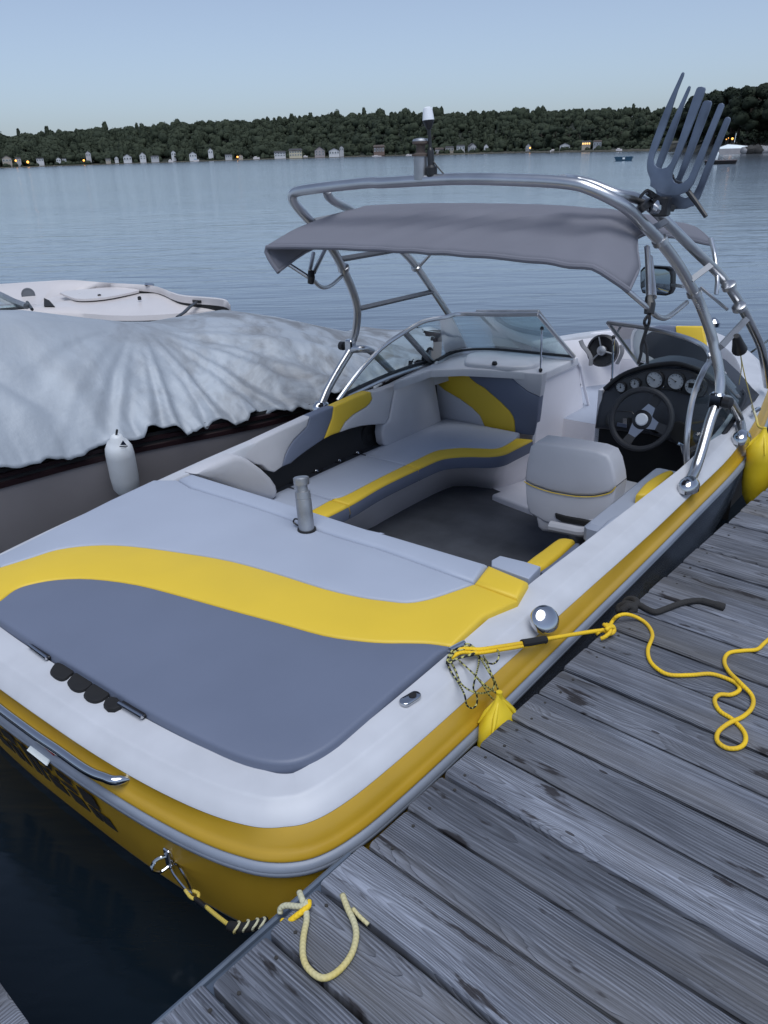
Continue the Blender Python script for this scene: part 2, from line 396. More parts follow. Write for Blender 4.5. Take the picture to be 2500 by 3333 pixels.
def leaf_material(name,c1,c2):
    m=bpy.data.materials.new(name); m.use_nodes=True; N=NT(m.node_tree); p=m.node_tree.nodes['Principled BSDF']
    tc=N.n('ShaderNodeTexCoord'); ge=N.n('ShaderNodeNewGeometry'); oi=N.n('ShaderNodeObjectInfo')
    f=N.m('ADD',N.m('MULTIPLY',ge.outputs['Random Per Island'],.25),N.m('MULTIPLY',N.noise(tc.outputs['Object'],.11,2),.9))
    f=N.m('ADD',f,N.m('MULTIPLY',N.m('SUBTRACT',oi.outputs['Random'],.5),.35))
    N.l(N.mix(N.mr(f,.25,.85,0.,1.),c1,c2),p.inputs['Base Color']); p.inputs['Roughness'].default_value=.8; p.inputs['Specular IOR Level'].default_value=.15
    return m
leafm=leaf_material('tree_leaves',(.017,.025,.017),(.040,.050,.031))
leafd=leaf_material('headland_leaves',(.010,.015,.011),(.028,.037,.022))
bark=mat('tree_bark',(.055,.045,.036),.9)
hillm=mat('hill_ground',(.022,.028,.020),.95,var=(.02,.4))
bankm=mat('lake_bank',(.075,.070,.052),.95,var=(.25,.5))
stonem=mat('shore_stone',(.26,.26,.27),.85,var=(1.5,.4))

# ------------------------------------------------------------------ the setting: water, far shore, hills
WZ=-.45
CX,CY=.952,0.
AZ=[-100,-75,-60,-54,-48,-43,-38.7,-34.8,-30.6,-27,-22,-16,0,25,60]
DS=[760,720,700,610,560,480,385,370,300,255,225,215,230,260,300]
EL=[1.1,1.35,1.85,2.06,2.2,2.29,2.2,2.13,2.05,1.95,1.8,1.7,1.7,1.8,1.8]
def shore(az): return float(np.interp(az,AZ,DS))
def pol(az,d,z): return (CX+d*math.sin(R(az)),CY+d*math.cos(R(az)),z)
def hz(az,k):   # ground height k metres behind the shore line
    top=(shore(az)+90)*math.tan(R(float(np.interp(az,AZ,EL))))+1.4-.0115*shore(az)
    t=min(1,max(0,(k-6)/95)); return WZ+.25+ (max(top,1.)+.2)*(t*t*(3-2*t)) + .01*max(0,k-6)
b=MB(); ks=[0,3,8,20,35,50,65,80,100,130,200,320]; azs=np.linspace(-100,60,161)
b.grid(lambda i,j:pol(azs[int(round(i*160))],shore(azs[int(round(i*160))])+ks[int(round(j*11))],(WZ-.3 if round(j*11)==0 else hz(azs[int(round(i*160))],ks[int(round(j*11))]))),160,11)
tag(b.build('hill',hillm,ang=180),kind='structure')
b=MB(); b.grid(lambda i,j:pol(azs[int(round(i*160))],shore(azs[int(round(i*160))])+[-1.2,-.6,2.5,7][int(round(j*3))],[WZ-.05,WZ+.35,WZ+.5,WZ+.62][int(round(j*3))]),160,3)
tag(b.build('shore_bank',bankm,ang=180),kind='structure')

def leafcloud(cs,rad,n,size,rs):
    """n small leaf-clump quads on/in ellipsoids: arrays of verts"""
    out=[]
    for c,r,k,s in zip(cs,rad,n,size):
        d=rs.normal(size=(k,3)); d/=np.linalg.norm(d,axis=1)[:,None]; d[:,2]=np.where(d[:,2]<-.5,-d[:,2],d[:,2])
        lump=.90+.10*np.sin(d[:,0]*4+c[0])*np.sin(d[:,1]*4+c[1])*np.cos(d[:,2]*3+c[0]*.7)
        p=np.array(c)+d*np.array(r)*(lump*rs.uniform(.80,1.0,k))[:,None]
        nn=d+rs.normal(size=(k,3))*.55; nn/=np.linalg.norm(nn,axis=1)[:,None]
        a=np.cross(nn,rs.normal(size=(k,3))); a/=np.linalg.norm(a,axis=1)[:,None]; e=np.cross(nn,a)
        ss=s*rs.uniform(.6,1.3,k)[:,None]
        out.append(np.stack([p-a*ss,p-e*ss*.7,p+a*ss,p+e*ss*.7],1).reshape(-1,3))
    return np.concatenate(out)
def quads(name,V,m,parent=None):
    me=bpy.data.meshes.new(name); n=len(V)//4
    me.vertices.add(len(V)); me.vertices.foreach_set('co',V.astype(np.float32).ravel())
    me.loops.add(4*n); me.loops.foreach_set('vertex_index',np.arange(4*n,dtype=np.int32))
    me.polygons.add(n); me.polygons.foreach_set('loop_start',np.arange(0,4*n,4,dtype=np.int32))
    me.update(); me.validate(); me.materials.append(m)
    o=bpy.data.objects.new(name,me); COL.objects.link(o)
    if parent: o.parent=parent
    return o
def ico(sub):
    bm=bmesh.new(); bmesh.ops.create_icosphere(bm,subdivisions=sub,radius=1); bm.verts.ensure_lookup_table()
    v=np.array([p.co[:] for p in bm.verts]); f=np.array([[q.index for q in t.verts] for t in bm.faces]); bm.free(); return v,f
IV,IF=ico(2)
def crowns(name,cs,rd,m,rs,amp=.13,parent=None,extra=None):
    V=[];F=[];n=len(IV)
    for k,(c,r) in enumerate(zip(cs,rd)):
        a=rs.uniform(0,6.3,6); d=1+amp*(np.sin(IV[:,0]*4.1+a[0])*np.sin(IV[:,1]*4.3+a[1])+.8*np.sin(IV[:,2]*5+IV[:,0]*6+a[2])*np.sin(IV[:,1]*8+a[3])+.6*np.sin(IV[:,0]*11+a[4])*np.cos(IV[:,1]*10+IV[:,2]*9+a[5]))+rs.normal(size=n)*.025
        V.append(np.array(c)+IV*d[:,None]*np.array(r)); F.append(IF+k*n)
    V=np.concatenate(V); F=np.concatenate(F); nt_=len(F); nv=len(V)
    q=0 if extra is None else len(extra)//4
    me=bpy.data.meshes.new(name); me.vertices.add(nv+4*q); me.vertices.foreach_set('co',(V if not q else np.concatenate([V,extra])).astype(np.float32).ravel())
    me.loops.add(3*nt_+4*q); me.loops.foreach_set('vertex_index',np.concatenate([F.ravel(),np.arange(nv,nv+4*q)]).astype(np.int32))
    me.polygons.add(nt_+q); me.polygons.foreach_set('loop_start',np.concatenate([np.arange(0,3*nt_,3),3*nt_+np.arange(0,4*q,4)]).astype(np.int32))
    me.update(); me.validate(); me.shade_smooth(); me.materials.append(m)
    o=bpy.data.objects.new(name,me); COL.objects.link(o)
    if parent: o.parent=parent
    return o
cs=[];rd=[];nn=[];sz=[]
for az in np.arange(-72,-9,.26):
    roll=1.1*math.sin(az*.9)+.8*math.sin(az*2.3+1)
    for k in np.arange(14,112,7.):
        a=az+nrg.uniform(-.25,.25); kk=k+nrg.uniform(-4,4)
        if nrg.rand()<.10: continue
        D_=shore(a); h=D_*nrg.uniform(.0040,.0066)*(1.0+.5*(nrg.rand()<.05)); w_=D_*nrg.choice([.0030,.0042,.0055,.0085])*nrg.uniform(.85,1.15)
        x,y,_=pol(a,shore(a)+kk,0); cs.append((x,y,hz(a,kk)+h*1.05+(roll*.35*D_/600 if kk>70 else 0))); rd.append((w_,w_*nrg.uniform(.8,1.1),h)); nn.append(90); sz.append(D_*.00095)
    for q in range(2):
        if nrg.rand()<.35: continue
        a=az+nrg.uniform(-.15,.15); D_=shore(a); kk=nrg.uniform(2.5,6.5); r_=D_*nrg.uniform(.0012,.0034); x,y,_=pol(a,D_+kk,0); cs.append((x,y,hz(a,kk)+r_*.6)); rd.append((r_*1.2,r_*1.2,r_*nrg.uniform(.8,1.5))); nn.append(40); sz.append(D_*.0006)
crowns('forest',cs,[tuple(q*.86 for q in r) for r in rd],leafm,nrg,extra=leafcloud(cs,[tuple(q*1.05 for q in r) for r in rd],nn,sz,nrg))
tag(bpy.data.objects['forest'],'dark green mixed woodland covering the long low hill behind the lake houses','woodland',kind='stuff')

def make_tree(name,h,w,nclump,size,m,seed,conic=False):
    rs=np.random.RandomState(seed); root=empty(name)
    b=MB(); pts=[(0,0,-.3),(.02*h,.01*h,h*.25),(-.01*h,.02*h,h*.55),(0,0,h*.85)]
    b.tube(cr(pts,3),[.035*h*(1-.075*i) for i in range(10)],6)
    for i in range(6):
        a=i*2.4+seed; z=h*(.3+.08*i); L=w*.75
        b.tube([(0,0,z),(L*.5*math.cos(a),L*.5*math.sin(a),z+h*.10),(L*math.cos(a),L*math.sin(a),z+h*.16)],[.014*h,.009*h,.004*h],4)
    b.build('trunk',bark,root)
    cs=[];rd=[]
    for i in range(nclump):
        t=(i+.5)/nclump; a=i*2.399
        if conic: z=h*(.18+.8*t); q=w*(1-t)*.62; rr=w*(.5*(1-t)+.14)
        else: z=h*(.34+.6*rs.rand()); q=w*math.sqrt(max(.03,1-((z/h-.58)/.45)**2))*.72; rr=w*rs.uniform(.28,.46)
        cs.append((q*math.cos(a),q*math.sin(a),z)); rd.append((rr,rr,rr*.8))
    crowns('crown',cs,[tuple(q*.86 for q in r) for r in rd],m,rs,.16,root,leafcloud(cs,rd,[size[0]]*nclump,[size[1]*.75]*nclump,rs))
    return root
def copy_tree(o,parent=None):
    c=o.copy(); COL.objects.link(c); c.parent=parent
    for ch in list(o.children): copy_tree(ch,c)
    return c
protos=[make_tree('shore_tree',9,4.2,14,(46,.55),leafm,1),make_tree('shore_tree',8,3.4,12,(46,.5),leafm,2),make_tree('shore_tree',10.5,2.6,12,(46,.5),leafm,3,True)]
tl=['round leafy tree in the row between the lake houses below the wooded hill','slim leafy tree in the row between the lake houses below the wooded hill','pointed conifer in the row between the lake houses below the wooded hill']
used=[0]*3; SHT=[]
for az in np.arange(-66.5,-22,.62):
    q=rng.random()
    if q<.12: continue
    k=0 if q<.55 else (1 if q<.85 else 2)
    o=protos[k] if not used[k] else copy_tree(protos[k]); used[k]=1
    a=az+rng.uniform(-.25,.25); kk=rng.uniform(17,27); s=rng.uniform(.45,.95)
    o.location=pol(a,shore(a)+kk,hz(a,kk)-.1); o.rotation_euler.z=rng.uniform(0,6); o.scale=(s*1.05,s*1.05,s)
    tag(o,tl[k],'tree','trees along the far shore'); SHT.append((o,a,s,k))
# wooded headland on the near side of the bay
HAZ=[-24,-22.4,-21,-19,-17,-12,0,20]; HD=[205,190,168,150,142,135,140,150]
def hshore(a): return float(np.interp(a,HAZ,HD))
b=MB(); ha=np.linspace(-24,20,61); hk=[-1,0,4,12,30,60]
b.grid(lambda i,j:pol(ha[int(round(i*60))],hshore(ha[int(round(i*60))])+hk[int(round(j*5))]*(1 if i>0 else .3),[WZ-.3,WZ+.35,WZ+.8,WZ+1.6,WZ+2.2,WZ+1.][int(round(j*5))]),60,5)
tag(b.build('headland',bankm,ang=180),kind='structure')
hp=[make_tree('headland_tree',9,3.6,22,(110,.33),leafd,5),make_tree('headland_tree',8,3.2,20,(110,.33),leafd,6)]
ORD='first second third fourth fifth sixth seventh eighth ninth tenth eleventh twelfth thirteenth fourteenth fifteenth sixteenth seventeenth eighteenth nineteenth twentieth twenty-first twenty-second twenty-third twenty-fourth'.split()
hu=[0,0]; hl=['tall dark broadleaf tree in the near wood on the headland','lower dark broadleaf tree in the near wood on the headland']
for i in range(24):
    a=-22.9+i*.36+rng.uniform(-.15,.15); kk=6+ (i*37%23); kk+=rng.uniform(-1.5,1.5)
    top=float(np.interp(a,[-23.2,-22.6,-22.1,-21.3,-20.5,-19,-17,0],[1.55,2.0,2.55,2.95,3.1,3.05,3.0,3.0]))*rng.uniform(.9,1.02)
    d=hshore(a)+kk; H=d*math.tan(R(top))+1.43
    k=i%2; o=hp[k] if not hu[k] else copy_tree(hp[k]); hu[k]=1
    s=(H+.1)/(9 if k==0 else 8)/1.02; o.location=pol(a,d,WZ+1.0); o.scale=(s*rng.uniform(.9,1.1),)*2+(s*.93,); o.rotation_euler.z=rng.uniform(0,6)
    tag(o,('tall','lower')[k]+' dark broadleaf tree, '+ORD[i]+' from the outer end of the headland wood','tree','trees on the near headland')
cs=[];rd=[]
for a in np.arange(-22.9,-8,.22):
    d=hshore(a)+nrg.uniform(4,20); x,y,_=pol(a,d,0); r_=nrg.uniform(.9,1.7); cs.append((x,y,WZ+1.1+r_*.5)); rd.append((r_*1.2,r_*1.2,r_))
quads('undergrowth',leafcloud(cs,rd,[70]*len(cs),[.28]*len(cs),nrg),leafd)
tag(bpy.data.objects['undergrowth'],'low dark bushes under the trees of the headland','bushes',kind='stuff')
# ------------------------------------------------------------------ houses, lamps and small craft on the far shore
wallc={}
def wm(c):
    k='house_paint_%d'%len(wallc)
    if c not in wallc: wallc[c]=mat(k,c,.8,var=(.6,.12))
    return wallc[c]
roofm=mat('dark_shingle',(.055,.055,.06),.9,var=(.8,.3)); roofb=mat('brown_shingle',(.09,.07,.06),.9,var=(.8,.3)); paned=mat('dark_pane',(.12,.13,.14),.3)
HOUSES=[]
def onshore(pos,k):    # keep the sight line, bring the thing down to the strip just behind the bank
    x,y,z,mp=pos; d=math.hypot(x-CX,y-CY); a=math.degrees(math.atan2(x-CX,y-CY)); nd=shore(a)+k
    if nd>=d: return pos
    f=nd/d; return (CX+(x-CX)*f,CY+(y-CY)*f,1.4327+(z-1.4327)*f,mp*f)
def house(pos,wpx,hpx,label,wall=(.6,.6,.6),roof=None,gable=True,lit=False,wins=3,storeys=1,side=0.):
    x,y,z,mp=onshore(pos,5); HOUSES.append((math.degrees(math.atan2(x-CX,y-CY)),label)); W_=wpx*mp*.86; H=hpx*mp*.92; D_=W_*.6; az=math.atan2(x-CX,y-CY)
    t=empty('lake_house',(x,y,z),-az+side); tag(t,label,'house','houses along the far shore')
    eh=H*(.58 if gable else .74)
    gz=max(.6,z-WZ-.3); MB().box((0,D_/2,(eh-gz)/2),(W_/2,D_/2,(eh+gz)/2)).build('wall',wm(wall),t)
    b=MB(); o=.06*W_
    if gable:   # gable end faces the lake
        P=[(-W_/2-o,-o,eh-.03*H),(0,-o,H),(W_/2+o,-o,eh-.03*H)]; Q=[(a,D_+o,c) for a,_,c in P]; th=.05*H
        b.loft([[P[0],P[1],P[2],(P[2][0],-o,P[2][2]+th),(0,-o,H+th),(P[0][0],-o,P[0][2]+th)],[Q[0],Q[1],Q[2],(Q[2][0],D_+o,Q[2][2]+th),(0,D_+o,H+th),(Q[0][0],D_+o,Q[0][2]+th)]],caps=True)
        MB().add([(-W_/2,0,eh),(W_/2,0,eh),(0,0,H-.02*H),(-W_/2,D_,eh),(W_/2,D_,eh),(0,D_,H-.02*H)],[(0,1,2),(3,5,4),(0,2,5,3),(1,4,5,2)]).build('gable',wm(wall),t)
    else:
        b.loft([[(-W_/2-o,-o,eh),(W_/2+o,-o,eh),(W_/2+o,D_+o,eh),(-W_/2-o,D_+o,eh)],[(-W_/2-o,-o,eh+.04*H),(W_/2+o,-o,eh+.04*H),(W_/2+o,D_+o,eh+.04*H),(-W_/2-o,D_+o,eh+.04*H)],[(-W_/2+o*.5,D_*.5-.1,H),(W_/2-o*.5,D_*.5-.1,H),(W_/2-o*.5,D_*.5+.1,H),(-W_/2+o*.5,D_*.5+.1,H)]],caps=True)
    b.build('roof',roof or roofm,t)
    for s in range(storeys):
        for i in range(wins):
            cx=(i+.5)/wins*W_-W_/2; cz=eh*((s+.52)/storeys); ww=W_/wins*.27; wh=eh/storeys*.24
            f=MB().box((cx,-.03,cz),(ww*1.15,.05,wh*1.15)).build('window',tagw,t)
            MB().box((cx,-.07,cz),(ww,.04,wh)).build('pane',winlit if lit else paned,f)
    return t
def H(px,py,d): return None
white=(.56,.56,.57); beige=(.36,.32,.27); grey=(.32,.33,.35); creamw=(.52,.47,.34); pink=(.33,.29,.29); brown=(.17,.12,.10); pale=(.42,.42,.43)
house((-666.449, 307.896, 3.1956, 0.3598),22,15,'beige gabled house by the brightest lamps, at the far end of the shore',beige)
house((-665.76, 316.447, 3.2718, 0.3629),13,10,'low grey house between the two orange lamps on the far shore',grey,gable=False,wins=2)
house((-656.1, 329.405, 3.0822, 0.3645),17,8,'long low white house with flat eaves east of the two lamps',white,gable=False)
house((-645.443, 339.224, 2.6317, 0.3646),11,9,'small white house, the western of a pair of white cottages',white,wins=2)
house((-643.526, 342.852, 2.4986, 0.3654),10,7,'low white cottage beside a slightly taller white one',white,gable=False,wins=2)
house((-660.688, 373.942, 5.769, 0.3829),12,12,'pale grey house half hidden in trees above the single shore lamp',pale,wins=2)
house((-592.908, 351.326, 1.4255, 0.3508),12,7,'small tan shed at the water between two white houses',beige,gable=False,wins=2)
house((-589.734, 356.637, 2.19, 0.3515),9,8,'tiny white house beside the tan waterside shed',white,wins=2)
house((-568.54, 352.957, 1.6046, 0.3426),20,14,'wide white gabled house with a tall front, west of the steep white one',white)
house((-545.827, 351.471, 2.1711, 0.3337),15,15,'steep white gabled house standing alone above the beach',white,wins=2,storeys=2)
house((-532.905, 352.982, 1.8972, 0.3298),19,8,'low grey white ranch house beside the steep gabled one',pale,gable=False)
house((-533.77, 369.556, 3.938, 0.3361),11,11,'white house partly hidden by a round tree up the slope',white,wins=2)
house((-485.38, 351.399, 2.2172, 0.312),18,12,'white house on the slope above the blue covered boat',white)
house((-486.307, 366.985, 4.1743, 0.318),12,12,'white house high in the trees, its front split by a crown',white,wins=2)
house((-447.572, 351.748, 1.2005, 0.2988),17,8,'low pale house beside the small shore fire',pale,gable=False)
house((-435.018, 351.468, 0.9675, 0.2942),11,7,'little beige cottage on the far side of the shore fire',beige,wins=2)
house((-388.972, 344.033, 1.0265, 0.2748),28,12,'two tier white house with dark bands, near the middle of the shore',white,gable=False,wins=4,storeys=2)
house((-371.695, 340.821, 0.7564, 0.2674),32,17,'large cream house with two glowing storeys',creamw,gable=False,wins=5,storeys=2,lit=False)
house((-351.394, 340.517, 0.8305, 0.2599),25,19,'tall pinkish grey gabled house',pink,roof=roofm,wins=3,storeys=2)
house((-338.664, 339.206, 1.0621, 0.2548),26,14,'broad low white house with a wide gable next to the pinkish one',white,wins=4)
house((-349.724, 356.407, 3.0875, 0.265),10,10,'pale cottage in the trees behind the broad white house',pale,wins=2)
house((-300.629, 333.989, 1.2385, 0.239),27,17,'brown timber house with a hipped roof, alone on its lawn',brown,roof=roofb,gable=False,wins=4)
house((-242.946, 310.707, 0.0388, 0.2095),21,13,'brown pink house behind the tower light',pink,roof=roofb,gable=False)
house((-239.318, 313.521, 0.8511, 0.2091),21,11,'beige bungalow just east of the brown pink house',beige,gable=False)
house((-237.131, 318.936, 1.266, 0.2103),20,11,'white bungalow with a long porch among young trees',white,gable=False)
house((-233.753, 323.903, 0.8969, 0.2112),18,15,'white house with a sloping stair roof on the bank',pale,side=.5)
house((-226.101, 323.221, 0.7241, 0.2082),11,14,'narrow white A frame cottage',white,wins=1)
house((-186.464, 295.593, 0.2934, 0.1832),13,15,'narrow grey house with a lamp at its corner',grey,wins=2,storeys=2)
house((-158.341, 275.226, 0.4536, 0.1651),25,13,'white house with a low wide gable by the moored boats',white)
house((-153.895, 282.323, 1.4214, 0.1661),21,10,'tan house with bright orange windows in the trees',beige,gable=False,lit=True,wins=4)
house((-144.827, 273.584, 1.013, 0.1595),20,13,'dark roofed unlit house beside the one with orange windows',grey,roof=roofb,gable=False)
# name each shore tree by the house it stands next to
def short(l):
    l=l.split(',')[0]
    for w_ in(' by ',' at ',' with ',' between ',' beside ',' above ',' on ',' half ',' partly ',' high ',' next ',' in ',' behind ',' just ',' east ',' standing ',' near ',' alone '):
        l=l.split(w_)[0]
    return l
seen={}
for o,a,s_,k in sorted(SHT,key=lambda t:t[1]):
    h=min(HOUSES,key=lambda q:abs(q[0]-a)); nm=('round leafy tree','slim leafy tree','pointed conifer')[k]
    L=nm+(' right of the ' if a>h[0] else ' left of the ')+short(h[1])
    seen[L]=seen.get(L,0)+1; n=seen[L]
    o['label']=L if n==1 else ('second ' if n==2 else 'third ' if n==3 else 'fourth ' if n==4 else 'fifth ')+L
def lamp(pos,r,label):
    x,y,z,mp=onshore(pos,2) if math.degrees(math.atan2(pos[0]-CX,pos[1]-CY))<-23 else pos; t=empty('shore_lamp',(x,y,z)); tag(t,label,'lamp','lit lamps on the shores')
    MB().ell((0,0,0),(r*mp,)*3,10,6).build('bulb',lampm,t)
    MB().tube([(0,0,-r*mp),(0,0,-r*mp-3.2)],.08,6).build('post',blk,t)
lamp((-650.25, 307.142, 4.2548, 0.3534),1.9,'orange lamp by the beige gabled house'); lamp((-645.765, 314.193, 3.0118, 0.3549),2.6,'brightest orange lamp, low at the water of the far shore')
lamp((-620.8, 346.941, 2.8299, 0.3588),2.0,'single orange lamp below the pale hidden house'); lamp((-435.473, 349.305, 1.5666, 0.2934),1.9,'flickering orange shore fire between low cottages')
lamp((-181.617, 289.193, 1.1942, 0.1788),1.7,'yellow lamp on the corner of the narrow grey house'); lamp((-50.5739, 140.873, 1.6732, 0.0736),2.3,'orange lamp on the headland under dark trees')
lamp((-51.3972, 140.569, 1.6095, 0.0738),1.0,'small pale lamp near the orange one on the headland'); lamp((-51.1336, 140.667, 1.8002, 0.0737),.8,'tiny lamp just above the pale one on the headland')
def smallboat(pos,lpx,label,m,hpx=3.,covm=None,name='moored_boat'):
    x,y,z,mp=pos; L=lpx*mp; Hh=hpx*mp; az=math.atan2(x-CX,y-CY); t=empty(name,(x,y,z),-az); tag(t,label,'boat','small craft moored far off')
    prof=[(-.5,.12),(-.3,.17),(0,.19),(.3,.14),(.5,.01)]
    rg=[[(a*L,s*w_*L*.8*k,zz*Hh) for s,k,zz in((1,1,1),(1,.75,-.3),(-1,.75,-.3),(-1,1,1))] for a,w_ in prof]
    MB().loft(rg,caps=True).build('hull',m,t)
    MB().box((-.1*L,0,Hh*1.25),(.22*L,.1*L,Hh*.3),bev=.05*L).build('cover',covm or m,t)
smallboat((-460.967, 316.592, 0.0836, 0.2901),10,'white boat moored below the far white houses',cream)
smallboat((-439.815, 320.546, 0.0164, 0.2841),12,'boat under a light blue cover near the far shore',cream,covm=mat('blue_cover',(.18,.33,.5),.7))
smallboat((-394.243, 330.221, 0.2239, 0.2714),14,'white boat on its lift in front of the mid shore wood',cream)
smallboat((-206.135, 309.029, -0.3786, 0.1957),10,'white boat alone at the beach east of the tower light',cream)
smallboat((-181.385, 286.973, -0.2318, 0.1782),13,'white boat below the narrow grey house',cream); smallboat((-155.007, 262.11, -0.1877, 0.159),16,'white boat by the low wide gabled house',cream)
smallboat((-106.856, 214.424, -0.0772, 0.123),13,'white boat on the dark bank near the headland',cream); smallboat((-281.395, 310.935, -0.4441, 0.2235),20,'long white pontoon boat below the brown timber house',cream,2.)
smallboat((-256.897, 305.8, -0.3228, 0.2127),13,'short white boat at the lawn just before the tower pylon',cream,2.)
smallboat((-356.956, 334.667, 0.3704, 0.2598),9,'small white dinghy by the large cream house',cream,2.)
# blue raft, swim raft and marker buoy on the open water
bluep=mat('blue_paint',(.02,.075,.13),.5,var=(2,.2)); raftm=mat('raft_wood',(.10,.085,.09),.8,var=(2,.2))
def raft(pos,wpx,hpx,label,top,side,name,flare=1.1,dep=1.0):
    x,y,z,mp=pos; W_=wpx*mp; h=hpx*mp; az=math.atan2(x-CX,y-CY); t=empty(name,(x,y,WZ),-az); tag(t,label,'raft')
    D_=W_*dep; MB().loft([[(-W_/2*k,-D_/2*k,zz),(W_/2*k,-D_/2*k,zz),(W_/2*k,D_/2*k,zz),(-W_/2*k,D_/2*k,zz)] for k,zz in((.92/flare,-.05),(1/flare,h*.3),(1,h*.9))],caps=True).build('float',side,t)
    MB().box((0,0,h*.95),(W_/2*1.02,D_/2*1.02,h*.08)).build('deck',top,t); return t,mp
t,mp=raft((-48.7744, 100.356, -0.3924, 0.0576),39,8,'dark blue square raft moored on the open water',bluep,bluep,'blue_raft',1.12,.5)
MB().box((0,-.75,.28),(.14,.02,.1)).build('number_plate',tagw,t)
t,mp=raft((-28.5804, 78.6374, -0.4686, 0.0418),64,7,'brown swim raft floating off the headland',raftm,blkm,'swim_raft',1.02,.8)
t2=empty('white_marker',tuple(Vector(t.location)+Vector((-.5,0,.34)))); tag(t2,'white bent marker standing on the brown swim raft','marker')
MB().tube(cr([(0,0,0),(.05,0,.25),(.12,0,.5),(.05,0,.68)],5),[.19,.2,.19,.19,.19,.18,.17,.16,.15,.14,.13,.12,.11,.1,.08,.05],10).build('body',tagw,t2)
x,y,z,mp=(-31.5747, 71.9931, -0.2262, 0.0402); t=empty('marker_buoy',(x,y,WZ)); tag(t,'tiny red marker buoy between the blue raft and the brown one','buoy')
MB().ell((0,0,.06),(.11,.11,.12),10,6).build('float',redm,t); MB().tube([(0,0,.1),(0,0,.24)],.02,6).build('stem',blk,t)
# boats and boulders on the headland shore
x,y,z,mp=(-48.3039, 137.44, -0.41, 0.0719); t=empty('beached_boat',(x,y,WZ),.35); tag(t,'large white covered boat drawn up at the headland shore','boat')
MB().loft([[(a,s*w_*k,zz) for s,k,zz in((1,1,.75),(1,.7,-.1),(-1,.7,-.1),(-1,1,.75))] for a,w_ in((-2.7,.8),(-1.2,1.05),(.6,1.05),(2.,.6),(2.8,.05))],caps=True).build('hull',cream,t)
MB().loft([[(a,w_*math.cos(q*PI/6)*1.02,.75+hh*math.sin(q*PI/6)) for q in range(7)] for a,w_,hh in((-2.7,.8,.2),(-1.5,1.0,.6),(-.3,1.05,.5),(1.2,.85,.3),(2.8,.06,.08))],closed=False).build('cover',tagw,t)
MB().tube([(-.6,0,1.6),(-.5,0,2.9)],.04,6).build('mast',tagw,t)
for i,(px,py,s,lb) in enumerate([(1609,330,.75,'pale boulder beside the white covered boat on the headland'),(1618,331,.9,'dark wet boulder in the gap of the headland rocks'),(1627,330,.8,'broad grey boulder between two dark ones at the headland'),(1637,331,1.0,'dark rounded boulder near the end of the headland rocks'),(1648,329,.9,'light flat boulder near the end of the headland rocks'),(1656,331,.8,'grey boulder cut by the picture edge on the headland')]):
    x,y,z,mp=[(-45.5979, 133.094, -0.3143, 0.0692),(-45.0467, 133.286, -0.3938, 0.0691),(-44.514, 133.469, -0.3467, 0.069),(-43.9049, 133.674, -0.4276, 0.0689),(-43.2642, 133.888, -0.3213, 0.0687),(-42.7681, 134.05, -0.4611, 0.0686)][i]
    b=MB(); b.ell((0,0,.3),(s,s*.8,s*.75),12,8); b.v=[tuple(Vector(p)*(1+.16*math.sin(p[0]*5+i)*math.cos(p[1]*4+p[2]*6))) for p in b.v]
    o=b.build('boulder',pile if 'dark' in lb else stonem,ang=50); o.location=(x,y,WZ+.1); tag(o,lb,'boulder','boulders at the headland')
# ------------------------------------------------------------------ the dock
dock=empty('dock',(0,0,0)); tag(dock,'weathered grey plank dock on a steel frame beside the yellow and white boat','dock')
PW=.1358; S0=.146; Y0=1.37619
pb=MB(); hw=PW/2; r_=.010; prof=[(-hw,-.036),(-hw,-.008)]+[(-hw+r_*(1-math.cos(R(a))),-r_*(1-math.sin(R(a)))) for a in(0,45,90)]+[(hw-r_*(1-math.cos(R(a))),-r_*(1-math.sin(R(a)))) for a in(90,45,0)]+[(hw,-.008),(hw,-.036)]
Lp=1.95
pb.loft([[(xx,yy*k,zz-dz) for yy,zz in prof] for xx,k,dz in((0,.985,.0025),(.004,1,0),(Lp-.004,1,0),(Lp,.985,.0025))],caps=True)
plank=pb.build('plank',wood,dock,ang=50); first=True
b=MB()
for k in range(-12,44):
    yc=Y0+(k+.5)*S0
    o=plank if first else plank.copy()
    if not first: COL.objects.link(o); o.parent=dock
    first=False
    xo={-8:-.008,-7:-.012,-6:.002,-5:.0,-4:-.006}.get(k,rng.uniform(-.006,.006)); 
    o.location=(xo,yc+rng.uniform(-.0015,.0015),rng.uniform(-.0025,.0015)); o.rotation_euler=(rng.uniform(-.006,.006),0,rng.uniform(-.0015,.0015))
    for xx in(.05,.93,1.8):
        for yy in(-.042,.042):
            b.lathe((xo+xx+rng.uniform(-.008,.008),yc+yy+rng.uniform(-.006,.006),-.001),(0,0,1),[(.0042,0),(.0042,.0022)],7)
tag(b.build('screw_heads',pile,dock),kind='stuff')
YA,YB=Y0-12*S0-.1,Y0+44*S0+.1
def angle_iron(x0,n='frame_rail'):
    b=MB(); b.box((x0,(YA+YB)/2,-.095),(.004,(YB-YA)/2,.055)); b.box((x0+.030,(YA+YB)/2,-.1465),(.025,(YB-YA)/2,.004)); b.tube([(x0,YA,-.04),(x0,YB,-.04)],.007,8); return b.build(n,steel,dock)
angle_iron(.03)
b=MB(); ye=Y0-3.15*S0; b.box((-.034,(YA+ye)/2,-.080),(.004,(ye-YA)/2,.045)); b.box((-.004,(YA+ye)/2,-.041),(.03,(ye-YA)/2,.003)); b.tube([(-.034,YA,-.037),(-.034,ye,-.037)],.008,8); b.build('edge_angle',steel,dock)
MB().box((.95,(YA+YB)/2,-.11),(.03,(YB-YA)/2,.07)).build('joist',pile,dock); MB().box((1.9,(YA+YB)/2,-.11),(.02,(YB-YA)/2,.07)).build('joist',pile,dock)
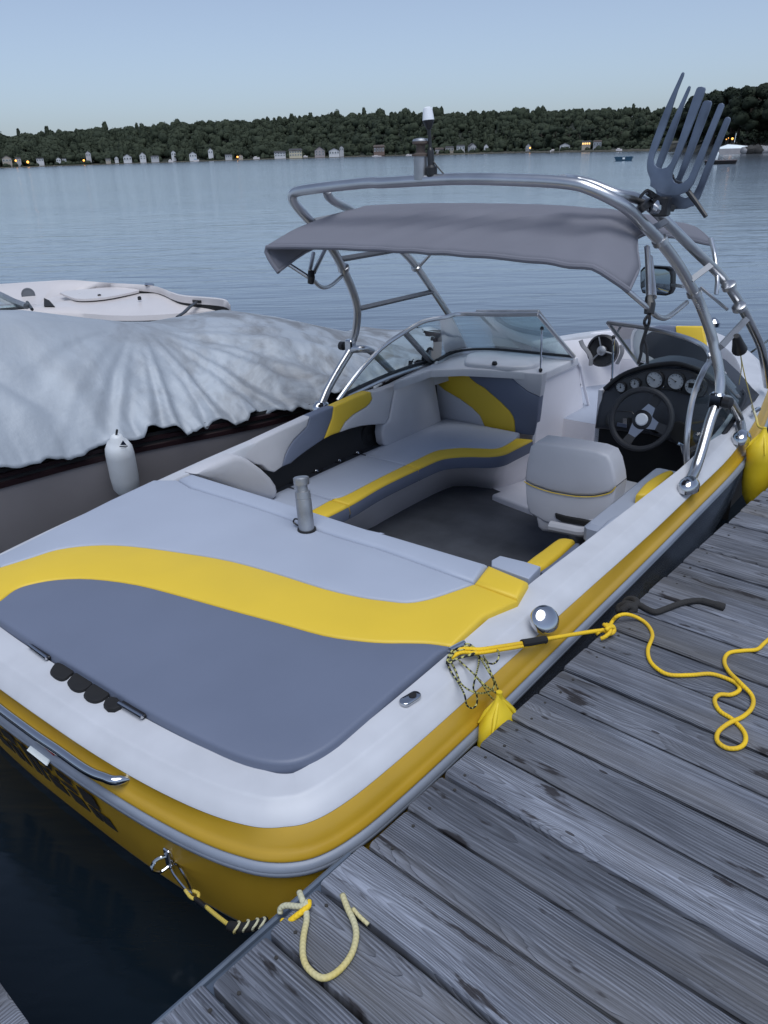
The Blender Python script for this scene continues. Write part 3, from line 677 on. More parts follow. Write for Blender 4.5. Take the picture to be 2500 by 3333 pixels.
for yy in(.1,2.1,4.1,6.1): MB().tube([(.12,yy,-.06),(.12,yy,-2.)],.03,10).build('support_post',steel,dock)
# the walkway the dock starts from
wk=empty('walkway',(0,0,0)); tag(wk,'short piece of plank walkway meeting the dock, seen at the bottom corner','dock')
for i in range(14):
    o=plank.copy(); o.name='plank'; COL.objects.link(o); o.parent=wk; o.rotation_euler=(0,0,R(-90)); o.location=(-.262-i*.146,.240+rng.uniform(-.008,.010),rng.uniform(-.004,.002))
MB().box((-1.25,.18,-.1),(1.0,.012,.05)).build('frame_rail',steel,wk)
# ------------------------------------------------------------------ the yellow and white wakeboard boat (local axes: x starboard, y forward, z up)
boat=empty('wakeboard_boat',(-1.06491, 0.7171, 0),0.064577); tag(boat,'yellow and white wakeboard boat with a metal tower and grey canopy, tied to the dock','boat')
def z0(v): return float(np.interp(v,[-.2,.0,.6,1.4,2.4,5.4],[.03,.04,.07,.10,.12,.15]))
HALF=[(0,-.062),(.18,-.061),(.34,-.057),(.5,-.048),(.637,-.034),(.73,-.019),(.80,-.002),(.868,.022),(.925,.060),(.965,.11),(.993,.19),(1.012,.32),(1.032,.6),(1.046,1.0),(1.063,1.6),(1.074,2.3),(1.075,2.9),(1.045,3.4),(.99,3.8),(.92,4.2),(.79,4.6),(.62,4.93),(.40,5.22),(.18,5.41),(0,5.46)]
hc=[(p.x,p.y) for p in cr([(a,b_,0) for a,b_ in HALF],4)]
NH=len(hc)
def normal2(i):
    a=hc[max(i-1,0)]; c=hc[min(i+1,NH-1)]
    if i==0: return (0,-1)
    if i==NH-1: return (0,1)
    t=Vector((c[0]-a[0],c[1]-a[1])).normalized(); return (t.y,-t.x)
def ring(offf,zf):
    st=[]
    for i,(u,v) in enumerate(hc):
        n=normal2(i); o=offf(v,i) if callable(offf) else offf
        st.append(Vector((max(0,u+n[0]*o),v+n[1]*o,zf(v,i) if callable(zf) else zf)))
    return st+[Vector((-p.x,p.y,p.z)) for p in st[-2:0:-1]]
def zz(d): return lambda v,i: z0(v)+d
def dip(v,i): return float(np.interp(v,[0,.6,3,5.4],[1,1,1.4,3.]))
inw=lambda v,i: -float(np.interp(v,[0,.25,1.2,1.9,2.5,3.3,4.2,5.2],[.152,.150,.165,.14,.118,.14,.19,.24]))
wyo=lambda v,i:-float(np.interp(v,[-.06,.0,.05,.3,.9,1.4,1.9,2.8,3.4,5.2],[.016,.024,.034,.034,.033,.026,.018,.017,.03,.04]))
def deckz(v,i): return z0(v)+.012
# hull sides below the rail
RB=[ring(-.004,zz(-.158)),ring(lambda v,i:-.02*dip(v,i),lambda v,i:z0(v)-.27),ring(lambda v,i:-.045*dip(v,i),lambda v,i:-.355),ring(lambda v,i:-.07*dip(v,i),lambda v,i:-.425),ring(lambda v,i:-.10*dip(v,i),-.49),ring(lambda v,i:-.35*dip(v,i),-.75)]
_b=MB().loft(RB[:4]); _all=_b.f
for nm_,m_,tst in(('transom',gely,lambda f:max(_b.v[k][1] for k in f)<.62),('hull_side',gelh,lambda f:max(_b.v[k][1] for k in f)>=.62)):
    q_=MB(); q_.v=list(_b.v); q_.f=[f for f in _all if tst(f)]
    o_=q_.build(nm_,m_,boat); bm=bmesh.new(); bm.from_mesh(o_.data); bmesh.ops.delete(bm,geom=[v for v in bm.verts if not v.link_faces],context='VERTS'); bm.to_mesh(o_.data); bm.free()
MB().loft(RB[3:]).build('hull_bottom',alud,boat)
MB().loft([ring(0,zz(-.112)),ring(.011,zz(-.114)),ring(.018,zz(-.122)),ring(.019,zz(-.130)),ring(.0155,zz(-.1325)),ring(.019,zz(-.135)),ring(.018,zz(-.146)),ring(.010,zz(-.155)),ring(-.004,zz(-.159))]).build('rub_rail',rubg,boat,ang=60)
MB().loft([ring(0,zz(-.113)),ring(.007,zz(-.109)),ring(.007,zz(-.100)),ring(-.004,zz(-.092)),ring(-.010,zz(-.080)),ring(lambda v,i:-.020+.003*min(1,max(0,v/.2)),zz(-.060)),ring(wyo,zz(-.041))]).build('yellow_band',gely,boat,ang=60)
MB().loft([ring(wyo,zz(-.040)),ring(lambda v,i:wyo(v,i)-.003,zz(-.034)),ring(lambda v,i:wyo(v,i)-.030,zz(-.012)),ring(lambda v,i:wyo(v,i)-.047,zz(-.003)),ring(lambda v,i:wyo(v,i)-.051,zz(.002)),ring(lambda v,i:wyo(v,i)-.060,zz(.003)),ring(lambda v,i:min(wyo(v,i)-.066,inw(v,i)+.012),zz(.011)),ring(inw,deckz),ring(lambda v,i:inw(v,i)-.006,zz(.004)),ring(lambda v,i:inw(v,i)-.008,zz(-.08))]).build('deck_moulding',gel,boat,ang=50)
# the lake surface, open where the boat floats
_BM=Matrix.Translation(Vector((-1.06491, 0.7171, 0)))@Matrix.Rotation(0.064577,4,'Z')
hole=[_BM@p for p in ring(lambda v,i:-.13*dip(v,i),WZ)]
cc_=sum(hole,Vector())/len(hole)
def rr_(r): return [Vector((cc_.x+(p-cc_).normalized().x*r,cc_.y+(p-cc_).normalized().y*r,WZ)) for p in hole]
water=MB().loft([hole,[cc_+(p-cc_)*1.6 for p in hole],rr_(12),rr_(60),rr_(400),rr_(3000)]).build('water',watm,ang=180); tag(water,kind='structure')
# cockpit sole and liner
sole=[(-.95,1.0,-.55),(.95,1.0,-.55),(.95,3.9,-.55),(-.95,3.9,-.55)]
MB().add(sole,[(0,1,2,3)]).build('cockpit_sole',gelin,boat)
cp=[(-0.7514, 1.6302, -0.546), (-0.6975, 2.3291, -0.546), (-0.6932, 2.4519, -0.546), (-0.6897, 2.6878, -0.546), (-0.6778, 2.932, -0.546), (-0.6553, 3.1002, -0.546), (-0.6062, 3.1554, -0.546), (-0.5195, 3.1986, -0.546), (-0.4169, 3.2266, -0.546), (-0.3543, 3.2086, -0.546), (-0.1227, 3.1806, -0.546), (0.053, 3.166, -0.546)]
cp=[(p[0],p[1]) for p in cp]+[(.72,3.3),(.80,2.6),(.72,1.35),(-.6,1.35)]
pad('carpet',cp,lambda s,t,h:(s,t,-.54+h),carp,boat,thick=.008,bev=.003,crown=0,step=.3)
b=MB()
for sx in(-1,1):
    b.grid(lambda i,j:(sx*(.985 if j<.5 else .93),1.0+i*3.6,[.02,-.55][int(round(j))]),8,1)
b.build('cockpit_side',stor,boat)
MB().add([(-1,1.0,.06),(1,1.0,.06),(1,1.0,-.56),(-1,1.0,-.56)],[(0,1,2,3)]).build('engine_bulkhead',stor,boat)

# ---- sun pad over the engine
PH=.034
def padz(s,t,h): return (s,t,z0(t)+PH+h+.0016*math.sin(s*7+t*3)*math.sin(t*6-s*2+1))
def to2(L): return [(p[0],p[1]) for p in L]
def crv(L,n=3): return [(p.x,p.y) for p in cr([(a,b_,0) for a,b_ in L],n)]
up=to2([(-0.7714, 0.2885, 0.0884), (-0.7377, 0.3893, 0.0935), (-0.7039, 0.4845, 0.0982), (-0.6131, 0.5763, 0.1028), (-0.4829, 0.6513, 0.1059), (-0.2549, 0.7321, 0.109), (-0.0616, 0.7859, 0.111), (0.1476, 0.8116, 0.1119), (0.3504, 0.8268, 0.1125), (0.4882, 0.8546, 0.1135), (0.5625, 0.8813, 0.1145), (0.6328, 0.9123, 0.1157), (0.6816, 0.9721, 0.118), (0.7192, 1.0503, 0.1209), (0.7521, 1.1252, 0.1237)])
lo=to2([(-0.5447, 0.1664, 0.0823), (-0.5678, 0.23, 0.0855), (-0.5542, 0.2834, 0.0882), (-0.496, 0.3565, 0.0918), (-0.3893, 0.4273, 0.0954), (-0.212, 0.4939, 0.0987), (-0.0122, 0.5339, 0.1007), (0.1825, 0.5649, 0.1022), (0.3627, 0.5958, 0.1038), (0.5314, 0.625, 0.1049), (0.6368, 0.6633, 0.1064), (0.7058, 0.6979, 0.1077), (0.7632, 0.736, 0.1091), (0.8224, 0.7712, 0.1104), (0.8852, 0.7936, 0.1113)])
up=crv(up); lo=crv(lo)
foldL=to2([(-0.8293, 1.1589, 0.125), (-0.7063, 1.134, 0.124), (-0.3978, 1.1416, 0.1243), (-0.1044, 1.1394, 0.1242), (0.0787, 1.1321, 0.124), (0.2889, 1.139, 0.1242), (0.3581, 1.1414, 0.1243), (0.7515, 1.1248, 0.1237), (0.9224, 1.1142, 0.1233)])
frontL=to2([(-0.8226, 1.2355, 0.1278), (-0.6506, 1.2368, 0.1279), (-0.2927, 1.24, 0.128), (0.2099, 1.2366, 0.1279), (0.2812, 1.2412, 0.128), (0.7279, 1.2513, 0.1284), (0.8987, 1.2269, 0.1275)])
stbE=[(.872,.36),(.868,.6),(.872,.84)]; cor=[(0,.098),(.30,.098),(.45,.103),(.637,.118),(.735,.136),(.80,.165),(.838,.205),(.858,.26),(.868,.33)]
port=[(-.915,.86),(-.895,.68),(-.878,.54),(-.868,.42)]
cor=crv(cor,3); corp=[(-a,b_) for a,b_ in cor[::-1]]
# light field: from fold line back to the yellow swoop
E1=up[-1]; E0=up[0]
ltp=foldL[:1]+crv(foldL[1:8],3)
P_edge=[(-.93,1.16),(-.922,1.02),(-.912,.86),(-.895,.68),(-.878,.56)]
light=[foldL[0]]+crv(foldL[1:8],3)[:-1]+[E1]+up[::-1][1:]+[(-.862,.30),(-.868,.42),(-.882,.6),(-.912,.86),(-.928,1.1)]
pad('sun_pad_panel',light,padz,vin,boat,crown=.006,step=.09,fall=.08)
yel=[E0]+up[1:]+[foldL[8]]+[(.878,.98),lo[-1]]+lo[::-1][1:]+[(-.60,.132),(-.637,.121),(-.70,.129),(-.735,.138),(-.80,.167),(-.838,.207),(-.856,.26)]
pad('sun_pad_panel',yel,padz,viny,boat,crown=.006,step=.09,fall=.08)
dark=[(-.592,.131)]+lo+[(.872,.74),(.868,.55),(.868,.42),(.866,.33)]+cor[::-1][1:]+[(-a,b_) for a,b_ in cor[1:] if a<.60]+[(-.628,.1185)]
pad('sun_pad_panel',dark,padz,vind,boat,crown=.006,step=.09,fall=.08)
# front roll of the pad
mid=[q for q in crv(foldL[1:8],3)]
roll=[foldL[0]]+mid+crv(frontL[:6],3)[::-1]
def rollz(s,t,h): return (s,t,z0(t)+PH+.006+h)
pad('sun_pad_roll',roll,rollz,vin,boat,bev=.02,crown=.004,step=.08,thick=.16)
rly=[mid[-1],foldL[8],frontL[6],frontL[5]]
pad('sun_pad_roll',rly,rollz,viny,boat,bev=.02,crown=.004,step=.08,thick=.16)
rest=to2([(0.702, 1.3193, 0.1), (0.7046, 1.3724, 0.1), (0.7954, 1.384, 0.1), (0.8609, 1.3836, 0.1), (0.8772, 1.2678, 0.1), (0.7261, 1.2793, 0.1)])
pad('armrest_pad',rest,lambda s,t,h:(s,t,.096-(t-1.5)*.08+h),vin,boat,bev=.005,thick=.06)
# ski pylon through the pad
py=empty('ski_pylon'); py.parent=boat
pc=(0.01, 1.1073, 0.119); pt=(-0.022, 1.13, 0.328)
ax=Vector(pt)-Vector(pc); L=ax.length
MB().lathe(pc,ax,[(.030,-.03),(.030,L*.60),(.0285,L*.605),(.0285,L*.615),(.030,L*.62),(.029,L*.74),(.021,L*.76),(.021,L*.86),(.029,L*.865),(.030,L*.88),(.030,L*.985),(.026,L)],24).build('post',alud,py,ang=30)
MB().lathe((pc[0],pc[1],z0(pc[1])+PH+.006),(0,0,1),[(.036,-.01),(.036,.001),(.031,.002)],20,caps=False).build('base_shadow_ring',blkm,py)  # black ring painted in for the small shadow round the post's foot
lp=cr([(-0.0012, 1.1, 0.1326), (-0.0376, 1.1, 0.1367), (-0.0515, 1.1, 0.1448), (-0.0426, 1.1, 0.159), (-0.0228, 1.1, 0.1602), (-0.0077, 1.1, 0.1407)],5); MB().tube(lp,.0035,6).build('pin_strap',blk,py)
# ---- transom fittings
for px,py_ in((72,1402),(265,1525.5)):
    pass
h1=[[(-0.2321, 0.1005, 0.045), (-0.121, 0.0945, 0.0447)][0:2],[(0.2474, 0.0936, 0.0447), (0.3521, 0.0955, 0.0448)][0:2]]
for a_,c_ in h1:
    a=Vector(a_); c=Vector(c_); e=(c-a).normalized(); n_=Vector((e.y,-e.x,0))
    hg=MB().box(tuple((a+c)/2+Vector((0,0,.012))+n_*.0),((c-a).length/2,.012,.006),Matrix((e,Vector((-e.y,e.x,0)),Vector((0,0,1)))).transposed(),.003).build('hinge',blk,boat)
    MB().tube([a+n_*.010+Vector((0,0,.016)),c+n_*.010+Vector((0,0,.016))],.006,8).build('hinge_pin',chrome,hg)
vents=[(127,1458,155,1480),(165,1488,192,1507),(205,1511,238,1532)]
for k,(xa,ya,xb,yb) in enumerate(vents): pass
VC=[[(-0.0645, 0.0489, 0.0424), (-0.082, 0.0663, 0.0433), (-0.0949, 0.1022, 0.0451), (0.0037, 0.107, 0.0453), (0.0174, 0.0849, 0.0442), (0.0221, 0.065, 0.0433), (0.0102, 0.0496, 0.0425), (-0.0239, 0.0448, 0.0422)],[(0.0212, 0.0518, 0.0426), (0.0098, 0.0697, 0.0435), (0.0019, 0.1058, 0.0453), (0.0968, 0.1108, 0.0455), (0.116, 0.0825, 0.0441), (0.1162, 0.0655, 0.0433), (0.0999, 0.0473, 0.0424), (0.0629, 0.0423, 0.0421)],[(0.1166, 0.044, 0.0422), (0.1026, 0.0637, 0.0432), (0.0933, 0.1084, 0.0454), (0.1845, 0.1085, 0.0454), (0.1975, 0.0825, 0.0441), (0.1964, 0.0665, 0.0433), (0.1821, 0.0475, 0.0424), (0.149, 0.0395, 0.042)]]
for q in VC:
    _c=sum((Vector(p) for p in q),Vector())/len(q); q=[tuple(_c+(Vector(p)-_c)*.76) for p in q]
    pad('vent_pocket',crv(to2(q)+[to2(q)[0]],3)[:-1],lambda s,t,h:(s,t,z0(t)+.0128+h),blkm,boat,thick=.03,bev=.001,crown=-.004,step=.02,fall=.01)
hq=[(0.213, 0.0566, 0.0428), (0.1986, 0.0726, 0.0436), (0.1988, 0.0893, 0.0445), (0.2198, 0.0962, 0.0448), (0.248, 0.0916, 0.0446), (0.2609, 0.0794, 0.044), (0.2554, 0.0621, 0.0431), (0.2383, 0.0529, 0.0426)]
pad('hose_hole',to2(hq),lambda s,t,h:(s,t,z0(t)+.0155+h),blkm,boat,thick=.03,bev=.002,crown=-.01,step=.02,fall=.01)
# grab handle along the transom
hv=-.125
hp_=[(-0.1335, -0.077, -0.02), (-0.0215, -0.0813, -0.02), (0.0843, -0.0853, -0.02), (0.1845, -0.0822, -0.02), (0.283, -0.0813, -0.02), (0.3408, -0.0774, -0.02), (0.379, -0.0683, -0.02), (0.4137, -0.0574, -0.02)]
hl_=[Vector((p[0],p[1]-.0,p[2])) for p in hp_]
mirror=[Vector((-p.x,p.y,p.z)) for p in hl_[::-1]]
pr_=[p for p in hl_ if p.x>.05]; mir=[Vector((-p.x,p.y,p.z)) for p in pr_]
hm=MB().tube(cr([pr_[-1]+Vector((.02,.05,-.012))]+pr_[::-1]+mir+[mir[-1]+Vector((-.02,.05,-.012))],4),.013,12); hm.build('transom_handle',chrome,boat)
rd_=[(0.0464, -0.0713, -0.055), (0.148, -0.0776, -0.055)]; a,c=Vector(rd_[0]),Vector(rd_[1])
MB().tube([a,c],.006,8).build('red_tag',redm,boat)
tq=[(0.0044, -0.0633, -0.095), (0.1022, -0.0617, -0.095), (0.1266, -0.0948, -0.095), (0.0225, -0.0937, -0.095)]
MB().prism([Vector((p[0],p[1]-.004,p[2]+.002)) for p in tq],(0,.003,-.003)).build('white_sticker',tagw,boat)
# lettering on the transom: slotted black italic capitals on the yellow below the rail
def onT(u,z):      # point on the raked transom face
    zt=[-.45,-.355,-.20,-.14]; of=[-.085,-.05,-.012,-.004]
    o=float(np.interp(z,zt,of)); i=min(range(NH),key=lambda k:abs(hc[k][0]-abs(u)) if hc[k][1]<.3 else 9)
    return Vector((u,hc[i][1]-o-.003,z))
LET={'S':[(0,.0,1,.40),(0,.58,1,.76),(0,.88,1,1)],'A':[(0,.0,.40,.6),(.62,.0,1,.6),(0,.72,1,1)],'N':[(0,.0,.40,1),(.62,.0,1,1)],'G':[(0,.0,1,.36),(0,.46,.42,.70),(.62,.46,1,.60),(0,.82,1,1)],'E':[(0,.0,1,.40),(0,.56,1,.70),(0,.84,1,1)],'R':[(0,.54,1,1),(0,.0,.42,.42),(.56,.0,1.3,.42)]}
lx=-.325; lw=.076
bL=MB()
for ch in 'SANGER':
    for x0,y0,x1,y1 in LET[ch]:
        q=[]
        for (a,b_) in((x0,y0),(x1,y0),(x1,y1),(x0,y1)):
            z=-.292+.13*b_; q.append(onT(lx+a*lw-(b_*.02),z))
        bL.prism(q,(0,-.002,0))
    lx+=lw+.030
bL.build('lettering',blkm,boat)
# stern eye
se=(0.5478, -0.0117, -0.24); ee=empty('stern_eye'); ee.parent=boat
q=onT(se[0],-.24)
MB().box((q.x,q.y-.004,q.z+.01),(.012,.006,.035),bev=.003).build('eye_plate',chrome,ee)
MB().tube(cr([(q.x,q.y,q.z+.02),(q.x-.018,q.y-.03,q.z+.015),(q.x-.02,q.y-.045,q.z-.005),(q.x-.008,q.y-.03,q.z-.02),(q.x,q.y,q.z-.015)],5),.005,8).build('eye_bolt',chrome,ee)
# ---- deck fittings, starboard
cl=(0.887, 0.8107, 0.0879)
c0=empty('deck_cleat'); c0.parent=boat
cL=[(0.8875, 0.7781, 0.0917), (0.9024, 0.8319, 0.0937)]; a=Vector(cL[0]); c=Vector(cL[1])
MB().tube([a+Vector((0,0,.012)),c+Vector((0,0,.012))],.009,10).build('horn',chrome,c0); MB().box(tuple((a+c)/2+Vector((0,0,.0))),(.018,.03,.010),bev=.004).build('foot',chrome,c0)
fc=(1.035, 1.0851, 0.1049); nrm=Vector((.62,-.42,.66)).normalized()
MB().lathe(Vector(fc)-nrm*.012,nrm,[(.046,0),(.046,.012),(.043,.018),(.034,.024),(.018,.028),(.004,.029)],28).build('fuel_cap',chrome,boat,ang=60)
def ovalplate(name,A,B,m,hole=True):
    a=Vector(A); c=Vector(B); e=(c-a); L=e.length; e.normalize(); n=Vector((e.y,-e.x,0)); mid=(a+c)/2; r=.017
    out=[]
    for k in range(20):
        t=2*PI*k/20; x=math.cos(t)*r+(L/2-r if math.cos(t)>0 else -(L/2-r)); out.append((mid.x+e.x*x+n.x*math.sin(t)*r,mid.y+e.y*x+n.y*math.sin(t)*r))
    zb=mid.z; o=pad(name,out,lambda s,t,h:(s,t,zb+h),m,boat,thick=.01,bev=.004,crown=.001,step=.03)
    if hole:
        h=c-e*.026; MB().lathe((h.x,h.y,zb-.004),(0,0,1),[(.011,0),(.011,.0065)],14).build('eye_hole',blkm,o)
a,c=[(0.9026, 0.519, 0.0839), (0.914, 0.5883, 0.0874)]; ovalplate('flush_cleat',a,c,chrome)
a,c=[(-0.9098, 0.7512, 0.0897), (-0.8983, 0.8525, 0.0935)]; ovalplate('flush_cleat',a,c,chrome)

# ---- port lounge
oz=-.2
oc=to2([(-0.529, 1.575, -0.2), (-0.5062, 1.7663, -0.2), (-0.5039, 1.9797, -0.2), (-0.521, 2.2493, -0.2), (-0.5057, 2.6096, -0.2), (-0.4939, 2.7396, -0.2), (-0.4614, 2.807, -0.2), (-0.385, 2.8804, -0.2), (-0.2817, 2.9464, -0.2), (-0.2279, 3.0219, -0.2), (-0.2166, 3.144, -0.2), (-0.206, 3.3308, -0.2)])
ic=to2([(-0.6316, 1.6003, -0.2), (-0.6186, 1.7848, -0.2), (-0.6256, 1.941, -0.2), (-0.6013, 2.0163, -0.2), (-0.6059, 2.3183, -0.2), (-0.6003, 2.6395, -0.2), (-0.5943, 2.8276, -0.2), (-0.5549, 2.8998, -0.2), (-0.4897, 2.9697, -0.2), (-0.4018, 3.0173, -0.2), (-0.3163, 3.0673, -0.2), (-0.2966, 3.1508, -0.2), (-0.3055, 3.3014, -0.2)])
oc=crv(oc,5); ic=crv(ic,5)
def cutv(L,v0,v1):   # slice of a polyline between two v values
    return [p for p in L if v0<=p[1]<=v1]
def interp_u(L,v):
    for a,c in zip(L,L[1:]):
        if (a[1]-v)*(c[1]-v)<=0 and a[1]!=c[1]: return a[0]+(c[0]-a[0])*(v-a[1])/(c[1]-a[1])
    return L[0][0]
s1,s2=1.93,2.545; vend=2.80
def seatz(s,t,h): return (s,t,oz+h)
segs=[(1.2,s1),(s1+.006,s2)]
def bound(L,v0,v1):
    return [(interp_u(L,v0),v0)]+cutv(L,v0+.004,v1-.004)+[(interp_u(L,v1),v1)]
for v0_,v1_ in segs:
    O_=bound(oc,v0_,v1_); I_=bound(ic,v0_,v1_)
    pad('seat_cushion',[(-.93,v0_)]+I_+[(-.93,v1_)],seatz,vin,boat,thick=.09,bev=.014,crown=.012,step=.08)
    pad('seat_stripe',O_+I_[::-1],seatz,viny,boat,thick=.06,bev=.014,crown=.002,step=.05)
    bb=MB().loft([[(p[0]+.001,p[1],oz-.014) for p in O_],[(p[0]+.008,p[1],oz-.045) for p in O_],[(p[0],p[1],oz-.082) for p in O_],[(p[0]-.06,p[1],oz-.085) for p in O_]],closed=False); bb.build('seat_facing',vind,boat)
v0_=s2+.006
O_=[(interp_u(oc,v0_),v0_)]+[p for p in oc if p[1]>v0_+.004]; I_=[(interp_u(ic,v0_),v0_)]+[p for p in ic if p[1]>v0_+.004]
pad('seat_cushion',[(-.93,v0_)]+I_+[(I_[-1][0]-.03,3.40),(-.90,3.40)],seatz,vin,boat,thick=.09,bev=.014,crown=.012,step=.08)
pad('seat_stripe',O_+I_[::-1],seatz,viny,boat,thick=.06,bev=.014,crown=.002,step=.05)
MB().loft([[(p[0]+.001,p[1]-.001,oz-.014) for p in O_],[(p[0]+.006,p[1]-.006,oz-.045) for p in O_],[(p[0],p[1],oz-.082) for p in O_],[(p[0]-.04,p[1]+.04,oz-.085) for p in O_]],closed=False).build('seat_facing',vind,boat)
fe=[(-0.7776, 1.7956, -0.55), (-0.7018, 2.3363, -0.55), (-0.6986, 2.4585, -0.55), (-0.695, 2.6949, -0.55), (-0.6831, 2.9396, -0.55), (-0.6606, 3.1082, -0.55), (-0.6114, 3.1635, -0.55), (-0.5245, 3.2068, -0.55), (-0.4217, 3.2349, -0.55), (-0.3636, 3.3707, -0.55), (-0.3241, 3.5512, -0.55)]
fe=cr(fe,5); oe=[Vector((p[0]-.02,p[1]+.01,oz-.083)) for p in oc]
def resamp(L,n):
    P=[Vector(p) for p in L]; d=[0]
    for a,c in zip(P,P[1:]): d.append(d[-1]+(c-a).length)
    out=[];j=0
    for k in range(n):
        s=d[-1]*k/(n-1)
        while j<len(P)-2 and d[j+1]<s: j+=1
        out.append(P[j].lerp(P[j+1],(s-d[j])/max(1e-9,d[j+1]-d[j])))
    return out
A_=resamp(oe,40); B_=resamp(fe,40)
MB().loft([A_,[a.lerp(c,.5)+Vector((-.008,0,0)) for a,c in zip(A_,B_)],[Vector((p.x,p.y,-.555)) for p in B_]],closed=False).build('lounge_base',gelin,boat)
MB().box((-.78,2.3,-.30),(.17,1.15,.006)).build('lounge_base',gelin,boat)
# step pod at the console foot
st=to2([(-0.3247, 3.0653, -0.47), (-0.2427, 3.042, -0.47), (-0.0295, 3.0021, -0.47), (0.1412, 2.9829, -0.47), (0.0014, 3.2578, -0.47), (-0.185, 3.3118, -0.47), (-0.2803, 3.2482, -0.47)])
pad('console_step',st,lambda s,t,h:(s,t,-.50+h),gelin,boat,thick=.05,bev=.015,crown=0,step=.1)
# dark side pocket with cup holders
MB().add([(-.985,1.25,.06),(-.985,2.95,.10),(-.985,2.95,-.21),(-.985,1.25,-.21)],[(0,1,2,3)]).build('side_pocket',stor,boat)
MB().box((-.955,2.1,-.215),(.06,.85,.012),bev=.004).build('pocket_shelf',dashm,boat)
for q in [(-0.9839, 2.001, -0.2), (-0.9706, 2.1946, -0.2), (-0.9714, 2.3924, -0.2), (-0.966, 2.5535, -0.2)]:
    ch=MB().lathe((q[0],q[1],q[2]-.004),(0,0,1),[(.036,-.004),(.040,.004),(.034,.006),(.033,-.03)],18,caps=False).build('cup_holder',blk,boat)
    MB().lathe((q[0],q[1],q[2]-.02),(0,0,1),[(.030,-.002),(.030,.010),(.012,.022),(.010,.026)],14).build('cup_liner',chrome,ch)
sp=(-0.975, 2.6834, -0.1269); MB().lathe(sp,(1,0,0),[(.075,0),(.075,.008),(.06,.012),(.02,.004)],22).build('side_speaker',blkm,boat)
def us(L): return [(p[1],p[2]) for p in L]
UB=-.88
def bolz(s,t,h): return (UB-.04*math.sin(max(0,min(1,(t+.05)/.2))*1.2)+h,s,t)
# long side bolster in four colours
top=us([(-0.9, 1.6095, 0.1049), (-0.9, 1.7419, 0.128), (-0.9, 1.861, 0.1343), (-0.9, 1.999, 0.1386), (-0.9, 2.1239, 0.1484)]); 
B1=us([(-0.9, 1.5863, 0.0926), (-0.9, 1.7414, 0.1242), (-0.9, 1.9291, 0.1352), (-0.9, 2.1236, 0.1459), (-0.9, 2.1208, 0.1363), (-0.9, 2.0913, 0.098), (-0.9, 2.0349, 0.077), (-0.9, 1.9758, 0.0562), (-0.9, 1.9308, 0.0298), (-0.9, 1.8944, 0), (-0.9, 1.8557, -0.0505), (-0.9, 1.7966, -0.0624), (-0.9, 1.7591, -0.0423), (-0.9, 1.7249, -0.002), (-0.9, 1.6883, 0.0143), (-0.9, 1.6397, 0.0539)])
B2=us([(-0.9, 2.1236, 0.1459), (-0.9, 2.219, 0.1506), (-0.9, 2.3227, 0.1501), (-0.9, 2.2944, 0.0931), (-0.9, 2.2391, 0.0373), (-0.9, 2.1997, 0.0002), (-0.9, 2.1284, -0.0111), (-0.9, 2.0533, -0.0231), (-0.9, 1.9796, -0.0374), (-0.9, 1.9214, -0.0522), (-0.9, 1.8557, -0.0505), (-0.9, 1.8944, 0), (-0.9, 1.9308, 0.0298), (-0.9, 1.9758, 0.0562), (-0.9, 2.0349, 0.077), (-0.9, 2.0913, 0.098), (-0.9, 2.1208, 0.1363)])
B3=us([(-0.9, 2.3227, 0.1501), (-0.9, 2.496, 0.1589), (-0.9, 2.6225, 0.1623), (-0.9, 2.6521, 0.1537), (-0.9, 2.6583, 0.1107), (-0.9, 2.6312, 0.0917), (-0.9, 2.5942, 0.0799), (-0.9, 2.4716, 0.0652), (-0.9, 2.3913, 0.0412), (-0.9, 2.3299, 0.0007), (-0.9, 2.2632, 0.0034), (-0.9, 2.1997, 0.0002), (-0.9, 2.2391, 0.0373), (-0.9, 2.2944, 0.0931)])
B4=us([(-0.9, 2.6521, 0.1537), (-0.9, 2.7529, 0.1462), (-0.9, 2.8803, 0.1417), (-0.9, 2.8305, 0.0585), (-0.9, 2.7666, -0.0343), (-0.9, 2.7228, -0.0574), (-0.9, 2.6108, -0.0305), (-0.9, 2.5259, -0.0141), (-0.9, 2.4225, -0.0034), (-0.9, 2.3299, 0.0007), (-0.9, 2.3913, 0.0412), (-0.9, 2.4716, 0.0652), (-0.9, 2.5942, 0.0799), (-0.9, 2.6312, 0.0917), (-0.9, 2.6583, 0.1107)])
for P_,m_ in((B1,vinw),(B2,vind),(B3,viny),(B4,vinw)): pad('side_bolster',P_,bolz,m_,boat,thick=.05,bev=.010,crown=.004,step=.05,fall=.04)
B5=us([(-0.9, 2.8895, 0.1395), (-0.9, 3.0814, 0.1536), (-0.9, 3.2199, 0.1643), (-0.9, 3.2411, 0.0355), (-0.9, 3.2861, -0.2428), (-0.9, 3.0218, -0.2338), (-0.9, 2.7899, -0.2265), (-0.9, 2.7354, -0.2041), (-0.9, 2.7094, -0.1754), (-0.9, 2.6994, -0.1076), (-0.9, 2.711, -0.0582), (-0.9, 2.7757, -0.0367), (-0.9, 2.8397, 0.0562)])
B5=[(p[0]+(.055 if p[0]>3.15 else 0),p[1]) for p in B5]
pad('side_bolster',B5,bolz,vinw,boat,thick=.06,bev=.016,crown=.006,step=.05)
B6=us([(-0.86, 1.2686, 0.1086), (-0.86, 1.3897, 0.1201), (-0.86, 1.5238, 0.1214), (-0.86, 1.5775, 0.0963), (-0.86, 1.6251, 0.0607), (-0.86, 1.6898, -0.0009), (-0.86, 1.7483, -0.0696), (-0.86, 1.7798, -0.1229), (-0.86, 1.7859, -0.1563), (-0.86, 1.7757, -0.1842), (-0.86, 1.7471, -0.1975), (-0.86, 1.5388, -0.0696), (-0.86, 1.3765, 0.035)])
